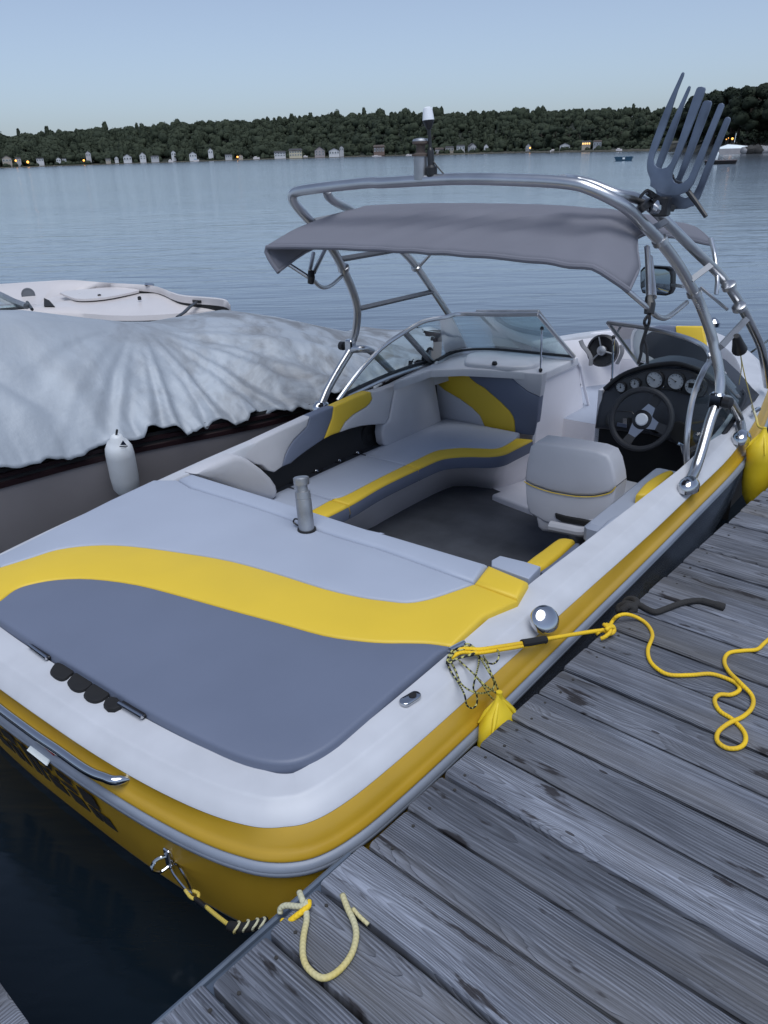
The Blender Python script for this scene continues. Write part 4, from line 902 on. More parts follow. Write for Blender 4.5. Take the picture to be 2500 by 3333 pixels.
pad('corner_bolster',B6,lambda s,t,h:(-.85+h,s,t),vinw,boat,thick=.07,bev=.03,crown=.012,step=.05)
# bulkhead backrest facing aft
VB=3.42
def vs_(L): return [(p[0],p[2]) for p in L]
BH1=vs_([(-1.042, 3.42, 0.0773), (-1.0268, 3.42, 0.0529), (-1.0044, 3.42, 0.0295), (-0.9239, 3.42, -0.0196), (-0.8006, 3.42, -0.0613), (-0.7053, 3.42, -0.1064), (-0.645, 3.42, -0.1491), (-0.6098, 3.42, -0.211), (-0.5879, 3.42, -0.2435), (-0.781, 3.42, -0.2632), (-0.9989, 3.42, -0.2946), (-1.0147, 3.42, -0.1647), (-1.0319, 3.42, -0.0202)])
BH2=vs_([(-1.042, 3.42, 0.0773), (-1.04, 3.42, 0.0964), (-1.0218, 3.42, 0.1101), (-0.9416, 3.42, 0.1265), (-0.837, 3.42, 0.138), (-0.7559, 3.42, 0.1436), (-0.7428, 3.42, 0.114), (-0.7255, 3.42, 0.0908), (-0.6746, 3.42, 0.0614), (-0.6159, 3.42, 0.0408), (-0.491, 3.42, -0.0349), (-0.4249, 3.42, -0.0825), (-0.3996, 3.42, -0.1147), (-0.3889, 3.42, -0.1422), (-0.3792, 3.42, -0.2217), (-0.4842, 3.42, -0.2335), (-0.5879, 3.42, -0.2435), (-0.6098, 3.42, -0.211), (-0.645, 3.42, -0.1491), (-0.7053, 3.42, -0.1064), (-0.8006, 3.42, -0.0613), (-0.9239, 3.42, -0.0196), (-1.0044, 3.42, 0.0295), (-1.0268, 3.42, 0.0529)])
BH3=vs_([(-0.7559, 3.42, 0.1436), (-0.6187, 3.42, 0.1559), (-0.4741, 3.42, 0.168), (-0.4501, 3.42, 0.1586), (-0.4257, 3.42, 0.1394), (-0.3773, 3.42, 0.104), (-0.3059, 3.42, 0.0652), (-0.2594, 3.42, 0.0525), (-0.221, 3.42, 0.043), (-0.2295, 3.42, -0.0786), (-0.244, 3.42, -0.2113), (-0.3792, 3.42, -0.2217), (-0.3889, 3.42, -0.1422), (-0.3996, 3.42, -0.1147), (-0.4249, 3.42, -0.0825), (-0.491, 3.42, -0.0349), (-0.6159, 3.42, 0.0408), (-0.6746, 3.42, 0.0614), (-0.7255, 3.42, 0.0908), (-0.7428, 3.42, 0.114)])
BH4=vs_([(-0.4741, 3.42, 0.168), (-0.304, 3.42, 0.1824), (-0.2053, 3.42, 0.1888), (-0.2103, 3.42, 0.121), (-0.2195, 3.42, 0.0432), (-0.2594, 3.42, 0.0525), (-0.3059, 3.42, 0.0652), (-0.3773, 3.42, 0.104), (-0.4257, 3.42, 0.1394), (-0.4501, 3.42, 0.1586)])
def bhz(s,t,h): return (s,VB-h,t)
for P_,m_ in((BH1,vinw),(BH2,viny),(BH3,vind),(BH4,vinw)): pad('bulkhead_backrest',P_,bhz,m_,boat,thick=.05,bev=.008,crown=.005,step=.07,fall=.05)
# ---- port console: top, inboard face, hatch
cf=[(-0.235, 3.4769, 0.1758),(-0.235, 3.9624, 0.1711),(-0.235, 4.2748, -0.7),(-0.235, 3.4148, -0.2656)]
MB().prism([Vector(p) for p in cf],(-.02,0,0)).build('console_face',gelin,boat)
ztop=.185
con=to2([(-0.2189, 3.4453, 0.185), (-0.4253, 3.3986, 0.185), (-0.6997, 3.3001, 0.185), (-0.8539, 3.1666, 0.185), (-0.8585, 2.9293, 0.185), (-0.8661, 2.8009, 0.185), (-1.0727, 3.3465, 0.185), (-1.0699, 3.6404, 0.185), (-0.9866, 3.8025, 0.185), (-0.6986, 3.8738, 0.185), (-0.2528, 3.9361, 0.185), (-0.2135, 3.9151, 0.185)])
con=[p for p in con if p[0]>-1.03]
pad('console_top',con+[],lambda s,t,h:(s,t,ztop+h),gel,boat,thick=.05,bev=.012,crown=.003,step=.1)
ht=to2([(-0.745, 3.3888, 0.2), (-0.7952, 3.4801, 0.2), (-0.8211, 3.554, 0.2), (-0.793, 3.6325, 0.2), (-0.6955, 3.6825, 0.2), (-0.517, 3.7335, 0.2), (-0.4006, 3.742, 0.2), (-0.3574, 3.7051, 0.2), (-0.3142, 3.5792, 0.2), (-0.3192, 3.4883, 0.2), (-0.3926, 3.4122, 0.2), (-0.5459, 3.365, 0.2), (-0.6655, 3.3358, 0.2), (-0.7123, 3.351, 0.2)])
hatch=pad('console_hatch',crv(ht+[ht[0]],3)[:-1],lambda s,t,h:(s,t,ztop+.028+h),gel,boat,thick=.03,bev=.014,crown=.004,step=.06)
k=(-0.5221, 3.3843, 0.215); MB().lathe((k[0],k[1],ztop+.025),(0,0,1),[(.016,0),(.018,.01),(.012,.022)],14).build('hatch_knob',blk,hatch)
for q in [(-0.234, 3.959, 0.1226), (-0.234, 4.0239, -0.0231), (-0.234, 4.0914, -0.1749), (-0.234, 4.1581, -0.3287)]: MB().lathe(q,(1,0,0),[(.006,0),(.006,.004)],8).build('console_screw',chrome,boat)
# jambs of the walk-through
j1=[(-0.23, 3.9515, 0.174),(-0.23, 3.9833, 0.1333),(-0.23, 4.2039, -0.2395),(-0.23, 4.161, -0.3356)]
MB().tube([(-0.225, 3.8896, 0.187), (-0.225, 3.9836, 0.1092), (-0.225, 4.0848, -0.0778), (-0.225, 4.1852, -0.2372)],.010,8).build('console_edge',gelin,boat)
# ---- bow cockpit seen through the walk-through
bw=[(-0.7816, 4.85, 0.084), (-0.5339, 4.85, 0.1487), (-0.3891, 4.85, 0.1738), (-0.2064, 4.85, 0.1956), (-0.1097, 4.85, 0.1954), (0.0268, 4.85, 0.183), (0.0578, 4.85, -0.0816), (-0.2176, 4.85, -0.1114), (-0.5766, 4.85, -0.1665), (-0.6488, 4.85, -0.0305)]
MB().add([(-.62,4.45,.14),(-.3,4.95,.14),(.3,4.95,.14),(.72,4.5,.14),(.70,4.45,-.3),(.3,4.75,-.3),(-.3,4.75,-.3),(-.62,4.3,-.3)],[(0,1,6,7),(1,2,5,6),(2,3,4,5)]).build('bow_liner',gelin,boat)
MB().add([(-.9,3.6,.12),(-.62,4.45,.14),(-.62,4.3,-.3),(-.9,3.6,-.5)],[(0,1,2,3)]).build('bow_liner',gelin,boat)
MB().add([(.94,3.6,.10),(.72,4.5,.13),(.70,4.45,-.3),(.92,3.6,-.5)],[(0,1,2,3)]).build('bow_liner',gelin,boat)
MB().add([(-.9,3.8,-.2),(.9,3.8,-.2),(.62,4.6,-.2),(.3,4.8,-.2),(-.3,4.8,-.2),(-.62,4.6,-.2)],[(0,1,2,3,4,5)]).build('bow_seat',vin,boat)
MB().add([(-.9,3.8,-.2),(.9,3.8,-.2),(.9,3.8,-.55),(-.9,3.8,-.55)],[(0,1,2,3)]).build('bow_seat_front',gelin,boat)
def bowpanel(L,m,name,off):
    pad(name,vs_(L),lambda s,t,h:(s,4.72-off-h+(t*.3),t),m,boat,thick=.03,bev=.006,crown=.003,step=.1)
bp=[(-0.5821, 4.6, 0.1346), (-0.4925, 4.6, 0.1611), (-0.2827, 4.6, 0.1965), (-0.1483, 4.6, 0.2203), (-0.0804, 4.6, 0.2112), (-0.0661, 4.6, 0.0103), (-0.2645, 4.6, -0.0015), (-0.3818, 4.6, -0.0438), (-0.451, 4.6, -0.0875), (-0.509, 4.6, -0.0047)]
bowpanel(bp,gelin,'bow_backrest',0.0)
spk=Vector((-0.3273, 4.6, 0.0852)); sA=Vector((0,-1,.2)).normalized(); spk=spk+Vector((0,-.03,0))
s_=MB().lathe(spk,sA,[(.115,-.02),(.115,.02),(.100,.028),(.095,.010),(.03,-.01)],26).build('bow_speaker',blk,boat)
MB().lathe(spk+sA*.012,sA,[(.036,0),(.034,.018),(.02,.026),(.004,.028)],16).build('speaker_tweeter',alud,s_)
for k in range(3):
    a=2.2+k*2.09; e1=sA.orthogonal().normalized(); e2=sA.cross(e1); d_=e1*math.cos(a)+e2*math.sin(a)
    MB().tube([spk+sA*.024+d_*.03,spk+sA*.024+d_*.1],.006,6).build('speaker_strut',alud,s_)
for L in([(-0.4636, 4.5, 0.1628), (-0.4427, 4.5, 0.1251), (-0.4042, 4.5, 0.0894), (-0.3758, 4.5, 0.0459), (-0.3714, 4.5, -0.0074)],[(-0.1583, 4.5, 0.1636), (-0.1473, 4.5, 0.1195), (-0.1569, 4.5, 0.0792), (-0.1761, 4.5, 0.0308)]):
    MB().tube([Vector(p)+Vector((0,-.02,0)) for p in cr(L,4)],.022,8,flat=.6).build('grab_recess',mat('recess_grey',(.2,.2,.21),.6) if 'recess_grey' not in MAT else MAT['recess_grey'],boat)
# bow cushions ahead of the helm
c1=[(-0.138, 4.4, 0.2346), (-0.0341, 4.4, 0.2903), (0.0776, 4.4, 0.3126), (0.1881, 4.4, 0.32), (0.2183, 4.4, 0.2506), (0.3016, 4.4, 0.1651), (0.3756, 4.4, 0.0935), (0.3935, 4.4, 0.0664), (0.2099, 4.4, 0.072), (0.1571, 4.4, 0.1403), (0.0701, 4.4, 0.1748), (-0.0119, 4.4, 0.1502), (-0.0684, 4.4, 0.09)]
bowpanel([(0.0119, 4.3, 0.3093), (0.1136, 4.3, 0.334), (0.2255, 4.3, 0.3416), (0.2516, 4.3, 0.2731), (0.3334, 4.3, 0.1892), (0.4059, 4.3, 0.1191), (0.4234, 4.3, 0.0925), (0.2739, 4.3, 0.0872), (0.2417, 4.3, 0.1125), (0.1924, 4.3, 0.1577), (0.1071, 4.3, 0.1915), (0.0347, 4.3, 0.2348)],MAT['dark_vinyl'],'bow_cushion',.42)
bowpanel([(0.2276, 4.3, 0.3418), (0.396, 4.3, 0.3573), (0.4209, 4.3, 0.2985), (0.4653, 4.3, 0.198), (0.4814, 4.3, 0.1289), (0.4588, 4.3, 0.09), (0.4234, 4.3, 0.0925), (0.4059, 4.3, 0.1191), (0.3334, 4.3, 0.1892), (0.2516, 4.3, 0.2731)],MAT['yellow_vinyl'],'bow_cushion',.43)
bowpanel([(0.0347, 4.3, 0.2348), (0.1071, 4.3, 0.1915), (0.1924, 4.3, 0.1577), (0.2417, 4.3, 0.1125), (0.2739, 4.3, 0.0872), (0.1265, 4.3, 0.0828), (0.0335, 4.3, 0.1009), (0.0183, 4.3, 0.1738)],vinw,'bow_cushion',.41)
hb=(0.3546, 4.3, 0.2453); MB().lathe(Vector(hb)+Vector((0,-.47,0)),(0,-1,.2),[(.06,0),(.06,.03),(.05,.036),(.045,.03)],18).build('cup_recess',mat('ochre_vinyl',(.42,.3,.06),.6),boat)
# ---- starboard interior: rear bench, helm seat
rb=to2([(0.5317, 1.8859, -0.2), (0.5312, 1.9696, -0.2), (0.535, 2.0482, -0.2), (0.5371, 2.16, -0.2), (0.5473, 2.1948, -0.2), (0.5668, 2.2117, -0.2), (0.5917, 2.2172, -0.2), (0.6143, 2.2131, -0.2), (0.6155, 2.1314, -0.2), (0.6192, 2.0518, -0.2), (0.6181, 1.9665, -0.2), (0.612, 1.8855, -0.2)])
pad('bench_stripe',crv(rb+[rb[0]],2)[:-1],lambda s,t,h:(s,t,-.2+h),viny,boat,thick=.3,bev=.02,crown=.006,step=.06)
b2=to2([(0.6369, 1.8353, -0.17), (0.6429, 1.9148, -0.17), (0.6439, 1.9986, -0.17), (0.6391, 2.1569, -0.17), (0.6588, 2.167, -0.17), (0.6875, 2.0929, -0.17), (0.6865, 1.9655, -0.17), (0.6831, 1.8041, -0.17)])
pad('bench_panel',b2,lambda s,t,h:(s,t,-.185+h),vind,boat,thick=.2,bev=.01,crown=.004,step=.08)
g1=to2([(0.8285, 1.3656, 0.04), (0.8173, 1.4374, 0.04), (0.8153, 1.526, 0.04), (0.8189, 1.6225, 0.04), (0.8253, 1.6555, 0.04), (0.8403, 1.6714, 0.04), (0.8636, 1.6782, 0.04), (0.8793, 1.6688, 0.04), (0.8782, 1.4756, 0.04), (0.8746, 1.3439, 0.04), (0.8541, 1.3453, 0.04)])
pad('bench_bolster',crv(g1+[g1[0]],2)[:-1],lambda s,t,h:(s,t,.03+h),vin,boat,thick=.22,bev=.03,crown=.01,step=.06)
g2=to2([(0.8508, 1.7048, 0.04), (0.8412, 1.741, 0.04), (0.8331, 1.7989, 0.04), (0.8296, 1.9081, 0.04), (0.8227, 2.0209, 0.04), (0.8245, 2.072, 0.04), (0.8421, 2.1064, 0.04), (0.869, 2.119, 0.04), (0.8882, 2.1208, 0.04), (0.894, 1.9212, 0.04), (0.8841, 1.6905, 0.04)])
pad('bench_bolster',crv(g2+[g2[0]],2)[:-1],lambda s,t,h:(s,t,.03+h),vin,boat,thick=.22,bev=.03,crown=.01,step=.06)
# helm chair (back turned to us)
hs_=empty('helm_seat'); hs_.parent=boat
sb_=vs_([(0.2504, 2.42, 0.0539), (0.257, 2.42, 0.122), (0.2904, 2.42, 0.1496), (0.3874, 2.42, 0.1566), (0.5048, 2.42, 0.1612), (0.596, 2.42, 0.1612), (0.6458, 2.42, 0.1534), (0.671, 2.42, 0.1183), (0.6945, 2.42, 0.0558), (0.7095, 2.42, 0.0136), (0.705, 2.42, -0.0565), (0.6884, 2.42, -0.1192), (0.6469, 2.42, -0.1656), (0.5775, 2.42, -0.1716), (0.4897, 2.42, -0.2813), (0.4175, 2.42, -0.3138), (0.3288, 2.42, -0.3203), (0.3046, 2.42, -0.255), (0.2829, 2.42, -0.1846), (0.2563, 2.42, -0.0665)])
def sbz(s,t,h): 
    c=(s-.44)/.26; return (s,2.40-h+.02*c*c+(.10-t)*-.16,t)
up_=[p for p in sb_]
hi=vs_([(0.2506, 2.42, -0.053), (0.249, 2.42, 0.0295), (0.2573, 2.42, 0.1173), (0.2905, 2.42, 0.1473), (0.3874, 2.42, 0.1566), (0.5048, 2.42, 0.1612), (0.596, 2.42, 0.1612), (0.6461, 2.42, 0.149), (0.6714, 2.42, 0.1139), (0.6945, 2.42, 0.0558), (0.7048, 2.42, 0.0171), (0.6833, 2.42, -0.0154), (0.6136, 2.42, -0.0459), (0.5218, 2.42, -0.063), (0.4019, 2.42, -0.0696), (0.3019, 2.42, -0.0634)])
lo_=vs_([(0.2508, 2.42, -0.0579), (0.3022, 2.42, -0.0683), (0.4022, 2.42, -0.0744), (0.5222, 2.42, -0.0677), (0.614, 2.42, -0.0505), (0.6838, 2.42, -0.0199), (0.7052, 2.42, 0.0126), (0.7046, 2.42, -0.052), (0.6833, 2.42, -0.1134), (0.6246, 2.42, -0.1762), (0.5104, 2.42, -0.2309), (0.387, 2.42, -0.2285), (0.2969, 2.42, -0.2063), (0.274, 2.42, -0.1617)])
pad('seat_back',hi,sbz,vinw,hs_,thick=.12,bev=.014,crown=.005,step=.05)
pad('seat_shell',lo_,lambda s,t,h:(sbz(s,t,h-.004)),vinw,hs_,thick=.12,bev=.012,crown=.005,step=.05)
pl=[Vector(sbz(p[0],p[1],.008)) for p in vs_([(0.2507, 2.42, -0.0554), (0.3021, 2.42, -0.0659), (0.402, 2.42, -0.072), (0.522, 2.42, -0.0653), (0.6138, 2.42, -0.0482), (0.6836, 2.42, -0.0177), (0.705, 2.42, 0.0149)])]
MB().tube(cr([p+Vector((0,.006,0)) for p in pl],4),.0026,8).build('piping',viny,hs_)
lowp=vs_([(0.3226, 2.36, -0.1775), (0.4151, 2.36, -0.1835), (0.5363, 2.36, -0.1884), (0.6489, 2.36, -0.1421), (0.7108, 2.36, -0.0794), (0.709, 2.36, -0.1077), (0.6658, 2.36, -0.1802), (0.5928, 2.36, -0.2484), (0.4822, 2.36, -0.2742), (0.3714, 2.36, -0.2872), (0.3453, 2.36, -0.2716)])
pad('seat_box',lowp,lambda s,t,h:(s,2.36-h,t),vinw,hs_,thick=.25,bev=.02,crown=.004,step=.05)
slot=vs_([(0.4416, 2.33, -0.1652), (0.49, 2.33, -0.1672), (0.6413, 2.33, -0.1608), (0.6388, 2.33, -0.1852), (0.4801, 2.33, -0.1989), (0.4479, 2.33, -0.1879)])
pad('seat_slot',slot,lambda s,t,h:(s,2.345-h,t),blkm,hs_,thick=.02,bev=.003,crown=0,step=.05)
rl=[Vector((p[0],2.325,p[2])) for p in [(0.4331, 2.33, -0.2237), (0.5292, 2.33, -0.2173), (0.6038, 2.33, -0.2091), (0.6762, 2.33, -0.1704)]]
MB().tube(cr(rl,4),.026,10).build('seat_rail',vinw,hs_)
MB().box((.46,2.72,-.23),(.24,.25,.06),bev=.03).build('seat_base',vinw,hs_)
MB().lathe((.46,2.6,-.55),(0,0,1),[(.12,0),(.12,.02),(.05,.04),(.05,.30)],16).build('pedestal',alud,hs_)
yb=to2([(0.7799, 2.4638, -0.02), (0.7672, 2.5749, -0.02), (0.766, 2.674, -0.02), (0.7806, 2.7786, -0.02), (0.7993, 2.8317, -0.02), (0.8166, 2.829, -0.02), (0.8265, 2.8091, -0.02), (0.829, 2.6491, -0.02), (0.8275, 2.4881, -0.02)])
pad('helm_bolster',crv(yb+[yb[0]],2)[:-1],lambda s,t,h:(s,t,-.02+h),viny,boat,thick=.12,bev=.015,crown=.006,step=.05)
MB().box((.80,2.55,-.12),(.12,.42,.05),bev=.02).build('helm_bolster',vin,boat)
# ---- helm: pod, gauges, wheel
VD=3.35
dash=vs_([(0.1864, 3.35, -0.0609), (0.1864, 3.35, 0.0362), (0.1937, 3.35, 0.1328), (0.2047, 3.35, 0.1605), (0.2257, 3.35, 0.1862), (0.2858, 3.35, 0.2458), (0.3465, 3.35, 0.2823), (0.3948, 3.35, 0.3043), (0.4542, 3.35, 0.3292), (0.5255, 3.35, 0.3445), (0.6141, 3.35, 0.35), (0.6793, 3.35, 0.3419), (0.7394, 3.35, 0.3205), (0.8265, 3.35, 0.2621), (0.9087, 3.35, 0.1919), (0.9513, 3.35, 0.1633), (0.9276, 3.35, 0.0995), (0.8641, 3.35, -0.01), (0.8314, 3.35, -0.0663), (0.7685, 3.35, -0.0788), (0.7271, 3.35, -0.0806), (0.6082, 3.35, -0.0523), (0.5069, 3.35, -0.039), (0.4118, 3.35, -0.0467), (0.2807, 3.35, -0.054)])
def dz(s,t,h): return (s,VD-h+(t-.1)*.25,t)
pad('helm_pod',dash,dz,dashm,boat,thick=.35,bev=.03,crown=.01,step=.08)
band=vs_([(0.2772, 3.33, 0.1857), (0.2778, 3.33, 0.2144), (0.3141, 3.33, 0.2417), (0.3688, 3.33, 0.2681), (0.4281, 3.33, 0.3008), (0.5, 3.33, 0.3165), (0.571, 3.33, 0.326), (0.6531, 3.33, 0.328), (0.7188, 3.33, 0.3104), (0.7689, 3.33, 0.2761), (0.7607, 3.33, 0.2094), (0.7155, 3.33, 0.2024), (0.6562, 3.33, 0.2084), (0.584, 3.33, 0.2157), (0.5121, 3.33, 0.2081), (0.439, 3.33, 0.1971), (0.3772, 3.33, 0.1847), (0.3155, 3.33, 0.1595)])
pad('gauge_panel',crv(band+[band[0]],2)[:-1],lambda s,t,h:dz(s,t,.020+h),dashp,boat,thick=.012,bev=.006,crown=0,step=.1)
MB().tube(cr([Vector(dz(p[0],p[1],.012)) for p in vs_([(0.2161, 3.33, 0.1702), (0.2938, 3.33, 0.2514), (0.4023, 3.33, 0.3096), (0.5327, 3.33, 0.3474), (0.6209, 3.33, 0.3529), (0.7456, 3.33, 0.3235), (0.8324, 3.33, 0.2642), (0.9141, 3.33, 0.1949)])],5),.014,10).build('dash_brow',blk,boat)
for px,c,r in((325,(0.3149, 3.33, 0.1995),.026),(448,(0.3904, 3.33, 0.2294),.026),(620,(0.4936, 3.33, 0.2638),.043),(810,(0.6073, 3.33, 0.2708),.042),(965,(0.6998, 3.33, 0.2571),.040)):
    c=Vector(c); c=Vector(dz(c.x,c.z,.032)); n=Vector((0,-1,-.05)).normalized()
    g=MB().lathe(c-n*.01,n,[(r*1.16,0),(r*1.16,.016),(r*1.02,.018),(r,.010)],26,caps=False).build('gauge',blk,boat)
    MB().lathe(c,n,[(r*1.02,-.004),(r*1.02,.002)],26).build('gauge_face',gauge,g)
    tk=MB()
    for k in range(9):
        a=R(220-k*32.5); e1=Vector((1,0,0)); e2=Vector((0,0,1)); tk.tube([c+n*.004+(e1*math.cos(a)+e2*math.sin(a))*r*.72,c+n*.004+(e1*math.cos(a)+e2*math.sin(a))*r*.9],.0012,4)
    a=R(150 if r>.03 else 100); tk.tube([c+n*.005,c+n*.005+Vector((math.cos(a),0,math.sin(a)))*r*.7],.0016,4); tk.lathe(c,n,[(.004,0),(.004,.008)],8)
    tk.build('gauge_marks',blk,g)
    if px==965: MB().box(c+n*.005+Vector((0,0,.006)),(.021,.003,.013)).build('gauge_screen',blkm,g)
for q in [(0.5478, 3.33, 0.2318), (0.6388, 3.33, 0.23)]: MB().lathe(dz(q[0],q[2],.03),(0,-1,0),[(.007,0),(.005,.006)],10).build('dash_button',chrome,boat)
sw=vs_([(0.2506, 3.33, 0.006), (0.2543, 3.33, 0.0396), (0.2787, 3.33, 0.0633), (0.3946, 3.33, 0.0761), (0.4154, 3.33, 0.0603), (0.4282, 3.33, -0.0021), (0.4103, 3.33, -0.0151), (0.3202, 3.33, -0.028), (0.2634, 3.33, -0.0249)]); pad('switch_panel',sw,lambda s,t,h:dz(s,t,.012+h),dashp,boat,thick=.01,bev=.005,crown=0,step=.1)
q=(0.3572, 3.33, -0.003); MB().box(dz(q[0],q[2],.02),(.028,.004,.010)).build('stereo_display',MAT['dark_vinyl'],boat)
q=Vector((0.3869, 3.33, 0.0374)); q=Vector(dz(q.x,q.z,.02)); MB().tube([q,q+Vector((0,-.035,0))],.006,8).box(q+Vector((0,-.045,0)),(.012,.004,.016)).build('ignition_key',chrome,boat)
gb=vs_([(0.6275, 3.33, 0.0523), (0.6617, 3.33, 0.0677), (0.7232, 3.33, 0.0505), (0.7532, 3.33, -0.0002), (0.7357, 3.33, -0.0475), (0.6764, 3.33, -0.0526), (0.6304, 3.33, -0.0231)]); pad('dash_pocket',gb,lambda s,t,h:dz(s,t,.016+h),blkm,boat,thick=.01,bev=.004,crown=-.01,step=.05)
whl=empty('steering_wheel'); whl.parent=boat
Cw=Vector((0.5358, 3.1, 0.1175)); nw=Vector((.06,-.93,.36)).normalized(); e1=Vector((1,0,0)); e1=(e1-nw*e1.dot(nw)).normalized(); e2=nw.cross(e1)
if e2.z<0: e2=-e2
RW=.155
MB().tube([Cw+e1*RW*math.cos(2*PI*k/40)+e2*RW*math.sin(2*PI*k/40) for k in range(40)],.0155,10,closed=True).build('rim',foam,whl)
hub=Cw-nw*.028
for a,l1 in((66,.55),(-14,.55),(-110,.62)):
    d_=e1*math.cos(R(a))+e2*math.sin(R(a)); s_=nw.cross(d_)
    def strip(r0,r1,w0,w1,n0,n1):
        A=hub+d_*r0+nw*n0; B=hub+d_*r1+nw*n1
        return [[A+s_*w0+nw*.003,A-s_*w0+nw*.003,A-s_*w0-nw*.003,A+s_*w0-nw*.003],[B+s_*w1+nw*.003,B-s_*w1+nw*.003,B-s_*w1-nw*.003,B+s_*w1-nw*.003]]
    MB().loft(strip(.0,RW*l1,.045,.021,0,.010),caps=True).build('spoke',spoke,whl)
    MB().loft(strip(RW*l1,RW*.97,.022,.026,.010,.026),caps=True).build('spoke_grip',foam,whl)
MB().lathe(hub,nw,[(.052,-.01),(.052,.008),(.04,.012)],24).build('hub_ring',blk,whl)
MB().lathe(hub,nw,[(.033,0),(.033,.018),(.028,.022),(.004,.023)],20).build('horn_button',MAT['frosted_lens'],whl)
MB().tube([hub,Vector((Cw.x+.01,VD,Cw.z-.12))],.03,12).build('column',blk,whl)
# throttle box at the helm side
MB().box((.86,3.02,-.1),(.04,.09,.06),bev=.015).build('throttle_box',blk,boat)
MB().tube([(.82,3.02,-.06),(.80,2.98,.06),(.78,2.97,.07)],.009,8).build('throttle_lever',chrome,boat)
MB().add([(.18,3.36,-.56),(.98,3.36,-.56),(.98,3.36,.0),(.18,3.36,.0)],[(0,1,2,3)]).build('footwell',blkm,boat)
MB().box((.19,3.62,-.2),(.012,.26,.36)).build('helm_side',gelin,boat)
ft=to2([(0.1687, 3.9596, 0.17), (0.2316, 4.2809, 0.17), (0.5534, 4.1903, 0.17), (0.8891, 3.674, 0.17), (0.9538, 3.3619, 0.17), (0.6903, 3.4447, 0.17), (0.304, 3.779, 0.17)])
pad('helm_deck',[(.20,3.46),(.20,3.78),(.5,3.92),(.85,3.72),(.85,3.5)],lambda s,t,h:(s,t,.205+h),gel,boat,thick=.06,bev=.015,crown=.004,step=.1)
# ---- windshield: port wing, front pane, folded centre pane, starboard wing
def frame_tube(n,L,r=.013,m=alu,par=None,cl=False): return MB().tube(L,r,8,closed=cl).build(n,m,par or boat)
def pane(n,L,par): return MB().add(L,[tuple(range(len(L)))]).build(n,glass,par,ang=180)
wp=empty('port_windshield'); wp.parent=boat
base=[Vector(p) for p in ((-1, 2.4468, 0.1413),(-1, 2.5321, 0.1633),(-1, 2.9402, 0.1874),(-0.985, 3.3224, 0.185),(-0.98, 3.3655, 0.1693))]
fb=[Vector(p) for p in [(-0.9068, 3.32, 0.205), (-0.9364, 3.5251, 0.205), (-0.8947, 3.6583, 0.205), (-0.7686, 3.7478, 0.205), (-0.6293, 3.7825, 0.205), (-0.4043, 3.8083, 0.205), (-0.2063, 3.8368, 0.205)]]
topc=[Vector(p) for p in ((-1, 2.4468, 0.1413),(-0.985, 2.6064, 0.2572),(-0.97, 2.7476, 0.341),(-0.955, 2.8588, 0.3934),(-0.93, 3.0038, 0.4389))]
# front top: rises from the wing corner to the free upper corner
TR=Vector((-0.333, 3.56, 0.5086)); TL=topc[-1]
t1=Vector((-0.8722, 3.12, 0.4877)); t2=Vector((-0.7916, 3.24, 0.5018)); t3=Vector((-0.7869, 3.4, 0.4948)); t4=Vector((-0.5627, 3.5, 0.4955))
ft_=[TL,t1,t2,t3,t4,TR]
frame_tube('top_rail',cr(topc+ft_[1:],5),.014,alu,wp)
MB().tube(cr(base[:1]+base[1:]+fb,4),.012,8).build('sill',blk,wp)
MB().tube([p+Vector((.006,-.008,-.016)) for p in cr(base[1:]+fb,4)],.014,8).build('sill_trim',alu,wp)
frame_tube('mullion',[topc[-1],(topc[-1]+base[4])*.5,base[4]],.019,alud,wp)
frame_tube('end_post',[TR,fb[-1]],.014,alu,wp)
pane('side_glass',[base[0]]+base[1:4]+topc[::-1][:-1],wp)
FT=cr(ft_,4); FB=cr([base[4]]+fb,4); n_=24
MB().loft([resamp(FT,n_),resamp(FB,n_)],closed=False).build('front_glass',glass,wp,ang=180)
cpn=empty('centre_windshield'); cpn.parent=boat
q4=[Vector((-0.8299, 3.66, 0.4664)),Vector((-0.3804, 3.66, 0.5053)),Vector((-0.2544, 3.92, 0.179)),Vector((-0.7075, 3.95, 0.1736))]
for a,c in((0,1),(1,2),(2,3),(3,0)): frame_tube('pane_frame',[q4[a],q4[c]],.011,alud,cpn)
pane('glass',q4,cpn)
def rodp(n,a,c,par):
    o=MB().tube([a,c],.006,8).build(n,chrome,par)
    for q in(a,c): MB().ell(q,(.012,.012,.014),10,6).build('rod_end',blk,o)
rodp('support_rod',Vector((-0.3311, 3.62, 0.4115)),Vector((-0.238, 3.4485, 0.2)),wp)
wsb=empty('helm_windshield'); wsb.parent=boat
TL=Vector((0.1739, 3.42, 0.5301)); BL=Vector((0.229, 3.8, 0.2231))
tt=[TL,Vector((0.4003, 3.47, 0.51)),Vector((0.6074, 3.4, 0.4995)),Vector((0.7391, 3.28, 0.4965)),Vector((0.86, 3.007, 0.5236)),Vector((0.875, 2.9788, 0.4943)),Vector((0.89, 2.8574, 0.4779)),Vector((0.905, 2.7167, 0.4147)),Vector((0.92, 2.6356, 0.3199)),Vector((0.935, 2.599, 0.2032)),Vector((0.945, 2.6262, 0.077))]
frame_tube('top_rail',cr(tt,5),.013,alu,wsb)
bb=[BL,Vector((0.3078, 3.83, 0.2092)),Vector((0.4649, 3.8, 0.2149)),Vector((.88,3.62,.20)),Vector((0.965, 3.21, 0.1619)),Vector((0.955, 2.896, 0.0904)),Vector((0.945, 2.6395, 0.0726))]
MB().tube(cr(bb,5),.012,8).build('sill',blk,wsb)
frame_tube('end_post',[TL,BL],.011,alu,wsb)
MB().loft([resamp(cr(tt,5),30),resamp(cr(bb,5),30)],closed=False).build('glass',glass,wsb,ang=180)
rodp('support_rod',Vector((0.1498, 3.58, 0.4159)),Vector((0.217, 3.45, 0.2005)),wsb)
